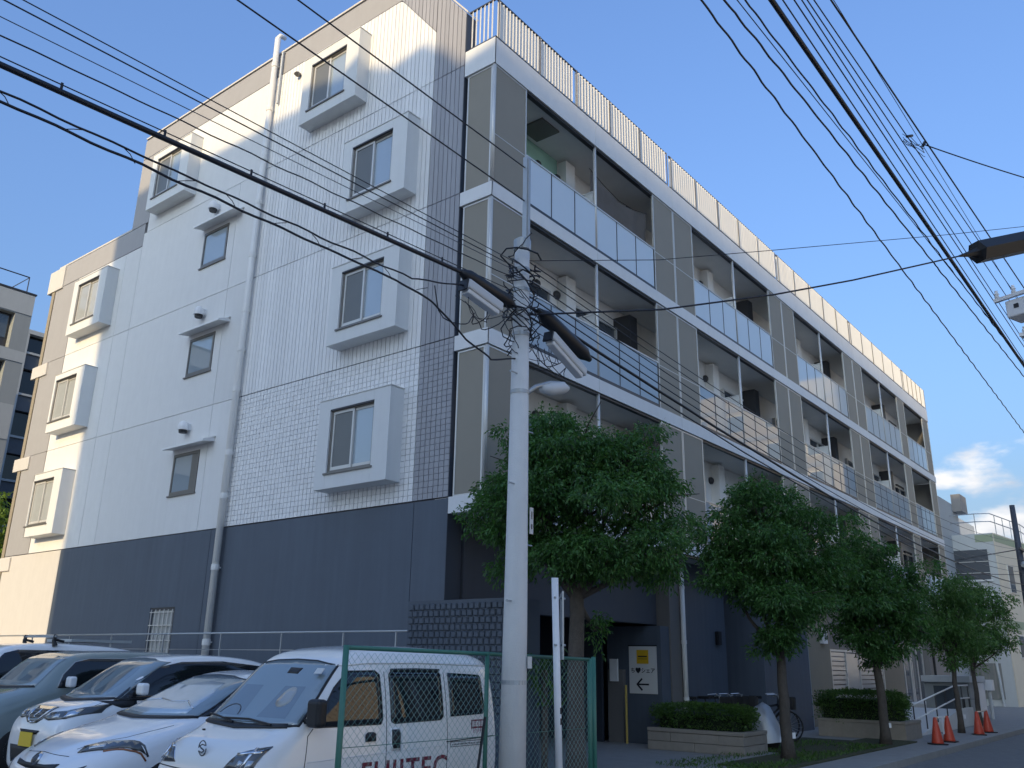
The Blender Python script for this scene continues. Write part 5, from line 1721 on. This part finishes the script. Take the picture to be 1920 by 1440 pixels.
van.put('company_mark', lg.mesh('company_mark', ['maroon', 'white_paint']))
hh, nn, _, _ = van.bvh.ray_cast(Vector((.5, 5, .80)), Vector((0, -1, 0)))
yv = hh.y + .004
st_ = MB().box(.30, .80, yv - .003, yv, .785, .835, 0).box(.307, .793, yv, yv + .0015, .791, .829, 1)
sr = random.Random(8)
for i in range(22):
    xx = .32 + i * .021
    st_.box(xx, xx + .008, yv + .0015, yv + .0025, .798, .798 + sr.uniform(.012, .025), 0)
    st_.box(xx, xx + .014, yv + .0015, yv + .0025, .808 + sr.uniform(-.006, .006), .812 + sr.uniform(0, .004), 0)
van.put('small_print_strip', st_.mesh('small_print_strip', ['ink', 'white_paint']))
van.put('sticker', MB().obox((2.36, .50, 1.50), (.02, 0, -.024), (0, .05, 0), (.002, 0, .002)).mesh('sticker', 'sign_white'))

# --- white low hatchback
hb = Car('hatchback', 'low white hatchback with slanted headlights left of the van', -1.85, -.45, [
    sec(.0, .35, .70, .80, .6, .78, .9, .55, 1.05),
    sec(.1, .28, .78, .84, .6, .82, .95, .58, 1.15),
    sec(.8, .20, .84, .875, .58, .86, 1.0, .60, 1.34),
    sec(1.6, .18, .85, .88, .56, .865, .98, .61, 1.455),
    sec(2.2, .18, .85, .88, .56, .862, .97, .60, 1.465),
    sec(2.55, .18, .85, .88, .56, .86, .96, .60, 1.40),
    sec(2.95, .18, .85, .88, .56, .855, .95, .64, 1.20),
    sec(3.35, .18, .85, .88, .56, .85, .93, .70, 1.00),
    sec(3.65, .18, .84, .875, .58, .83, .86, .66, .93),
    sec(4.0, .18, .82, .86, .58, .79, .77, .60, .85),
    sec(4.25, .18, .76, .80, .56, .70, .70, .5, .77),
    sec(4.42, .18, .66, .70, .52, .58, .62, .4, .68),
    sec(4.50, .20, .52, .56, .46, .46, .54, .3, .60),
], 'car_pearl', GV, (.80, 3.55), .32)
ws = hb.decal('windscreen', [(-.72, 1.0), (-.4, .985), (0, .98), (.4, .985), (.72, 1.0), (.565, 1.36), (.3, 1.395), (0, 1.405), (-.3, 1.395), (-.565, 1.36)], 'x', 'screen_glass', off=.008)
hb.decal('sun_shade', [(-.5, 1.025), (0, 1.005), (.60, 1.025), (.52, 1.20), (.40, 1.32), (.1, 1.34), (-.2, 1.28), (-.45, 1.30), (-.52, 1.15)], 'x', 'shade_silver', off=.011)
hb.line('shade_crease', [(.58, 1.07), (.35, 1.13), (.1, 1.12), (-.2, 1.14), (-.5, 1.11)], 'x', 'chrome', r=.010, off=.012)
hb.line('windscreen_seal', [(-.72, 1.0), (0, .98), (.72, 1.0), (.565, 1.36), (.3, 1.395), (0, 1.405), (-.3, 1.395), (-.565, 1.36), (-.72, 1.0)], 'x', 'black', r=.013, parent=ws)
hb.decal('cowl', [(-.74, .985), (0, .965), (.74, .985), (.69, 1.003), (0, .985), (-.69, 1.003)], 'x', 'black', off=.014)
for sd in (1, -1):
    hb.decal('side_window', [(3.22, 1.0), (2.85, 1.16), (2.45, 1.33), (1.9, 1.385), (1.3, 1.36), (.75, 1.22), (.7, 1.12), (1.2, 1.03)], 'y', 'dark_glass', sd, off=.007)
    hb.line('door_gap', [(3.05, .3), (3.0, .9)], 'y', 'black', sd, .004)
    hb.line('bonnet_gap', [(3.45, sd * .70), (3.9, sd * .60), (4.28, sd * .40)], 'z', 'black', 1, .003)
    hl = hb.decal('headlight', [(3.80, sd * .84), (3.92, sd * .80), (4.15, sd * .66), (4.30, sd * .46), (4.22, sd * .44), (4.02, sd * .58)], 'z', 'lamp_dark', off=.012)
    hb.line('lens_rim', [(3.78, sd * .845), (4.02, sd * .575), (4.23, sd * .43)], 'z', 'lamp_dark', 1, .012, hl)
    hb.decal('projector', [(4.12, sd * .62), (4.22, sd * .52), (4.20, sd * .48), (4.08, sd * .58)], 'z', 'lamp_clear', off=.016, parent=hl)
    hb.line('amber_edge', [(3.80, sd * .848), (3.95, sd * .795), (4.16, sd * .675)], 'z', 'amber', 1, .012, hl)
    hb.decal('bumper_lamp', [(sd * .70, .60), (sd * .62, .56), (sd * .60, .46), (sd * .66, .50)], 'x', 'lamp_dark', off=.01)
    if sd > 0:
        hb.mirror(2.98, 1.06, .075, 'car_pearl', .86, sd)
hb.decal('grille', [(-.42, .60), (-.2, .585), (.2, .585), (.42, .60), (.38, .555), (.15, .535), (-.15, .535), (-.38, .555)], 'x', 'black', off=.008)
hb.decal('emblem', [(.07 * math.cos(a), .62 + .055 * math.sin(a)) for a in np.linspace(0, 6.28, 17)[:-1]], 'x', 'chrome', off=.016)
hb.decal('emblem_core', [(.045 * math.cos(a), .62 + .032 * math.sin(a)) for a in np.linspace(0, 6.28, 13)[:-1]], 'x', 'awning', off=.019)
hb.decal('lower_grille', [(-.5, .40), (.5, .40), (.42, .26), (-.42, .26)], 'x', 'black', off=.008)
hb.line('bonnet_lip', [(-.42, .665), (0, .685), (.42, .665)], 'x', 'black', r=.004)

# --- white kei hatch with the yellow plate
kh = Car('small_car', 'tall white small car with a yellow number plate', -1.92, 2.05, [
    sec(.0, .38, .62, .68, .6, .66, 1.0, .50, 1.30),
    sec(.08, .28, .68, .72, .6, .71, 1.02, .54, 1.48),
    sec(.5, .22, .71, .737, .6, .73, 1.05, .56, 1.60),
    sec(1.2, .20, .71, .737, .6, .73, 1.04, .58, 1.645),
    sec(1.75, .20, .71, .737, .6, .73, 1.03, .58, 1.63),
    sec(2.05, .20, .71, .737, .6, .728, 1.02, .58, 1.575),
    sec(2.40, .20, .71, .737, .6, .725, 1.01, .62, 1.33),
    sec(2.75, .20, .71, .735, .6, .72, 1.0, .64, 1.085),
    sec(2.95, .20, .70, .73, .6, .70, .97, .62, 1.045),
    sec(3.18, .20, .67, .71, .6, .67, .90, .56, .99),
    sec(3.32, .21, .62, .67, .56, .62, .82, .5, .90),
    sec(3.39, .25, .54, .60, .52, .54, .68, .42, .76),
], 'car_white', GV, (.55, 2.85), .28)
ws = kh.decal('windscreen', [(-.655, 1.09), (-.35, 1.06), (0, 1.055), (.35, 1.06), (.655, 1.09), (.55, 1.53), (.3, 1.57), (0, 1.58), (-.3, 1.57), (-.55, 1.53)], 'x', 'screen_glass', off=.008)
for y in (.27, -.27):
    kh.decal('seat', [(y - .14, 1.36), (y - .08, 1.45), (y + .08, 1.45), (y + .14, 1.36), (y + .17, 1.13), (y - .17, 1.13)], 'x', 'interior_dim', off=.0088, parent=ws, rim=False)
kh.decal('cowl', [(-.66, 1.07), (0, 1.035), (.66, 1.07), (.62, 1.09), (0, 1.06), (-.62, 1.09)], 'x', 'black', off=.013)
for sd in (1, -1):
    kh.decal('side_window', [(2.70, 1.055), (2.40, 1.27), (2.06, 1.47), (1.75, 1.535), (1.1, 1.55), (.45, 1.49), (.25, 1.40), (.30, 1.14), (.7, 1.06)], 'y', 'dark_glass', sd, off=.007)
    kh.decal('quarter_trim', [(2.86, 1.055), (2.70, 1.055), (2.42, 1.25), (2.40, .98), (2.6, .97)], 'y', 'black', sd, off=.006)
    kh.line('door_gap', [(2.58, .3), (2.56, .95)], 'y', 'black', sd, .004)
    kh.line('bonnet_gap', [(2.80, sd * .60), (3.0, sd * .62), (3.2, sd * .56)], 'z', 'black', 1, .003)
    hl = kh.decal('headlight', [(sd * .68, 1.02), (sd * .70, .92), (sd * .60, .855), (sd * .36, .83), (sd * .24, .85), (sd * .30, .915), (sd * .5, .94)], 'x', 'lamp_dark', off=.010)
    kh.decal('reflector', [(sd * .62, .96), (sd * .64, .90), (sd * .56, .87), (sd * .52, .92)], 'x', 'chrome', off=.014, parent=hl)
    kh.decal('reflector', [(sd * .48, .90), (sd * .50, .865), (sd * .40, .85), (sd * .38, .885)], 'x', 'lamp_clear', off=.014, parent=hl)
    if sd > 0:
        kh.mirror(2.42, 1.20, .075, 'car_white', .73, sd)
    kh.line('chrome_v', [(sd * .22, .965), (sd * .17, .86), (sd * .08, .80), (0, .79)], 'x', 'chrome', r=.012, off=.008)
kh.decal('grille', [(-.26, .975), (.26, .975), (.22, .84), (.12, .79), (-.12, .79), (-.22, .84)], 'x', 'lamp_dark', off=.008)
kh.line('emblem', [(.0, .94), (.02, .90), (-.02, .87), (0, .85)], 'x', 'chrome', r=.010, off=.012)
kh.decal('slot', [(-.26, .71), (.26, .71), (.2, .665), (-.2, .665)], 'x', 'black', off=.008)
kh.decal('lower_grille', [(-.46, .52), (.46, .52), (.38, .32), (-.38, .32)], 'x', 'black', off=.008)
kh.put('number_plate', MB().obox((3.415, 0, .60), (.005, 0, .0), (0, .165, 0), (0, 0, .082)).mesh('number_plate', 'plate_yellow'))

# --- sage boxy car
cb = Car('boxy_car', 'boxy sage green grey car behind the small white car', -1.25, 4.78, [
    sec(.0, .38, .70, .78, .6, .77, 1.05, .66, 1.45),
    sec(.08, .28, .78, .83, .6, .82, 1.08, .68, 1.58),
    sec(.6, .22, .81, .85, .6, .84, 1.08, .69, 1.66),
    sec(1.5, .20, .81, .85, .6, .84, 1.08, .70, 1.69),
    sec(2.4, .20, .81, .85, .6, .84, 1.08, .69, 1.665),
    sec(2.75, .20, .81, .85, .6, .838, 1.08, .69, 1.60),
    sec(2.98, .20, .81, .85, .6, .835, 1.09, .71, 1.38),
    sec(3.18, .20, .81, .848, .6, .83, 1.07, .72, 1.17),
    sec(3.40, .20, .80, .84, .6, .80, 1.02, .70, 1.10),
    sec(3.70, .20, .78, .82, .58, .77, .94, .66, 1.04),
    sec(3.88, .22, .72, .77, .56, .70, .82, .58, .92),
    sec(3.95, .27, .64, .69, .52, .62, .68, .5, .74),
], 'car_sage', GV, (.75, 3.3), .31)
ws = cb.decal('windscreen', [(-.70, 1.16), (-.3, 1.14), (.3, 1.14), (.70, 1.16), (.62, 1.55), (.3, 1.585), (-.3, 1.585), (-.62, 1.55)], 'x', 'screen_glass', off=.008)
for y in (.32, -.32):
    cb.decal('seat', [(y - .16, 1.38), (y - .09, 1.48), (y + .09, 1.48), (y + .16, 1.38), (y + .2, 1.21), (y - .2, 1.21)], 'x', 'interior_dim', off=.0088, parent=ws, rim=False)
cb.decal('cowl', [(-.72, 1.14), (0, 1.115), (.72, 1.14), (.68, 1.16), (0, 1.14), (-.68, 1.16)], 'x', 'black', off=.013)
for sd in (1, -1):
    cb.decal('side_window', [(2.88, 1.13), (2.80, 1.32), (2.62, 1.50), (2.40, 1.555), (.9, 1.56), (.6, 1.50), (.5, 1.35), (.55, 1.15)], 'y', 'dark_glass', sd, off=.007)
    cb.line('window_seal', [(2.88, 1.13), (2.80, 1.32), (2.62, 1.50), (2.40, 1.555), (.9, 1.56)], 'y', 'galv', sd, .010)
    if sd > 0:
        cb.mirror(2.75, 1.22, .08, 'car_pearl', .84, sd)
    cb.decal('headlight', [(sd * .72, .90), (sd * .72, .76), (sd * .45, .72), (sd * .42, .80)], 'x', 'lamp_clear', off=.01)
cb.decal('grille', [(-.4, .80), (.4, .80), (.4, .70), (-.4, .70)], 'x', 'black', off=.008)

# --- wagon with a roof carrier at the far left
wg = Car('roof_rack_wagon', 'white wagon with black roof carrier feet at the far left', -.95, 7.75, [
    sec(.0, .40, .66, .74, .6, .73, 1.1, .60, 1.55),
    sec(.1, .28, .74, .80, .6, .79, 1.12, .63, 1.70),
    sec(.8, .22, .77, .82, .6, .81, 1.12, .65, 1.80),
    sec(1.8, .22, .77, .82, .6, .81, 1.12, .66, 1.82),
    sec(2.5, .22, .77, .82, .6, .81, 1.12, .65, 1.80),
    sec(2.85, .22, .77, .82, .6, .808, 1.12, .65, 1.70),
    sec(3.2, .22, .77, .82, .6, .80, 1.10, .69, 1.38),
    sec(3.45, .22, .77, .815, .6, .79, 1.06, .70, 1.16),
    sec(3.8, .22, .74, .79, .58, .75, .98, .66, 1.08),
    sec(4.05, .24, .68, .74, .56, .66, .84, .55, .92),
    sec(4.12, .3, .6, .66, .52, .58, .68, .48, .74),
], 'car_pearl', GV, (.75, 3.4), .31)
wg.decal('windscreen', [(-.68, 1.17), (0, 1.15), (.68, 1.17), (.58, 1.64), (0, 1.69), (-.58, 1.64)], 'x', 'screen_glass', off=.008)
for sd in (1, -1):
    wg.decal('side_window', [(3.10, 1.15), (2.95, 1.40), (2.72, 1.62), (2.5, 1.68), (1.0, 1.68), (.75, 1.62), (.7, 1.20), (.8, 1.15)], 'y', 'dark_glass', sd, off=.007)
    if sd > 0:
        wg.mirror(2.95, 1.25, .08, 'car_pearl', .81, sd)
for sd in (1, -1):
    wg.put('carrier_foot', MB().tube([(1.85, sd * .62, 1.76), (1.88, sd * .60, 1.86), (1.86, sd * .60, 1.96)], [.05, .035, .03], 8).tube([(1.7, sd * .62, 1.84), (1.9, sd * .61, 1.88)], .025, 6).mesh('carrier_foot', 'black'))
wg.put('carrier_bar', MB().tube([(1.87, -.66, 1.93), (1.87, .66, 1.93)], .018, 8).mesh('carrier_bar', 'galv'))
wg.put('carrier_board', MB().obox((.9, 0, 1.87), (.6, 0, .0), (0, .5, 0), (0, 0, .025)).mesh('carrier_board', 'grey_wall_pale'))
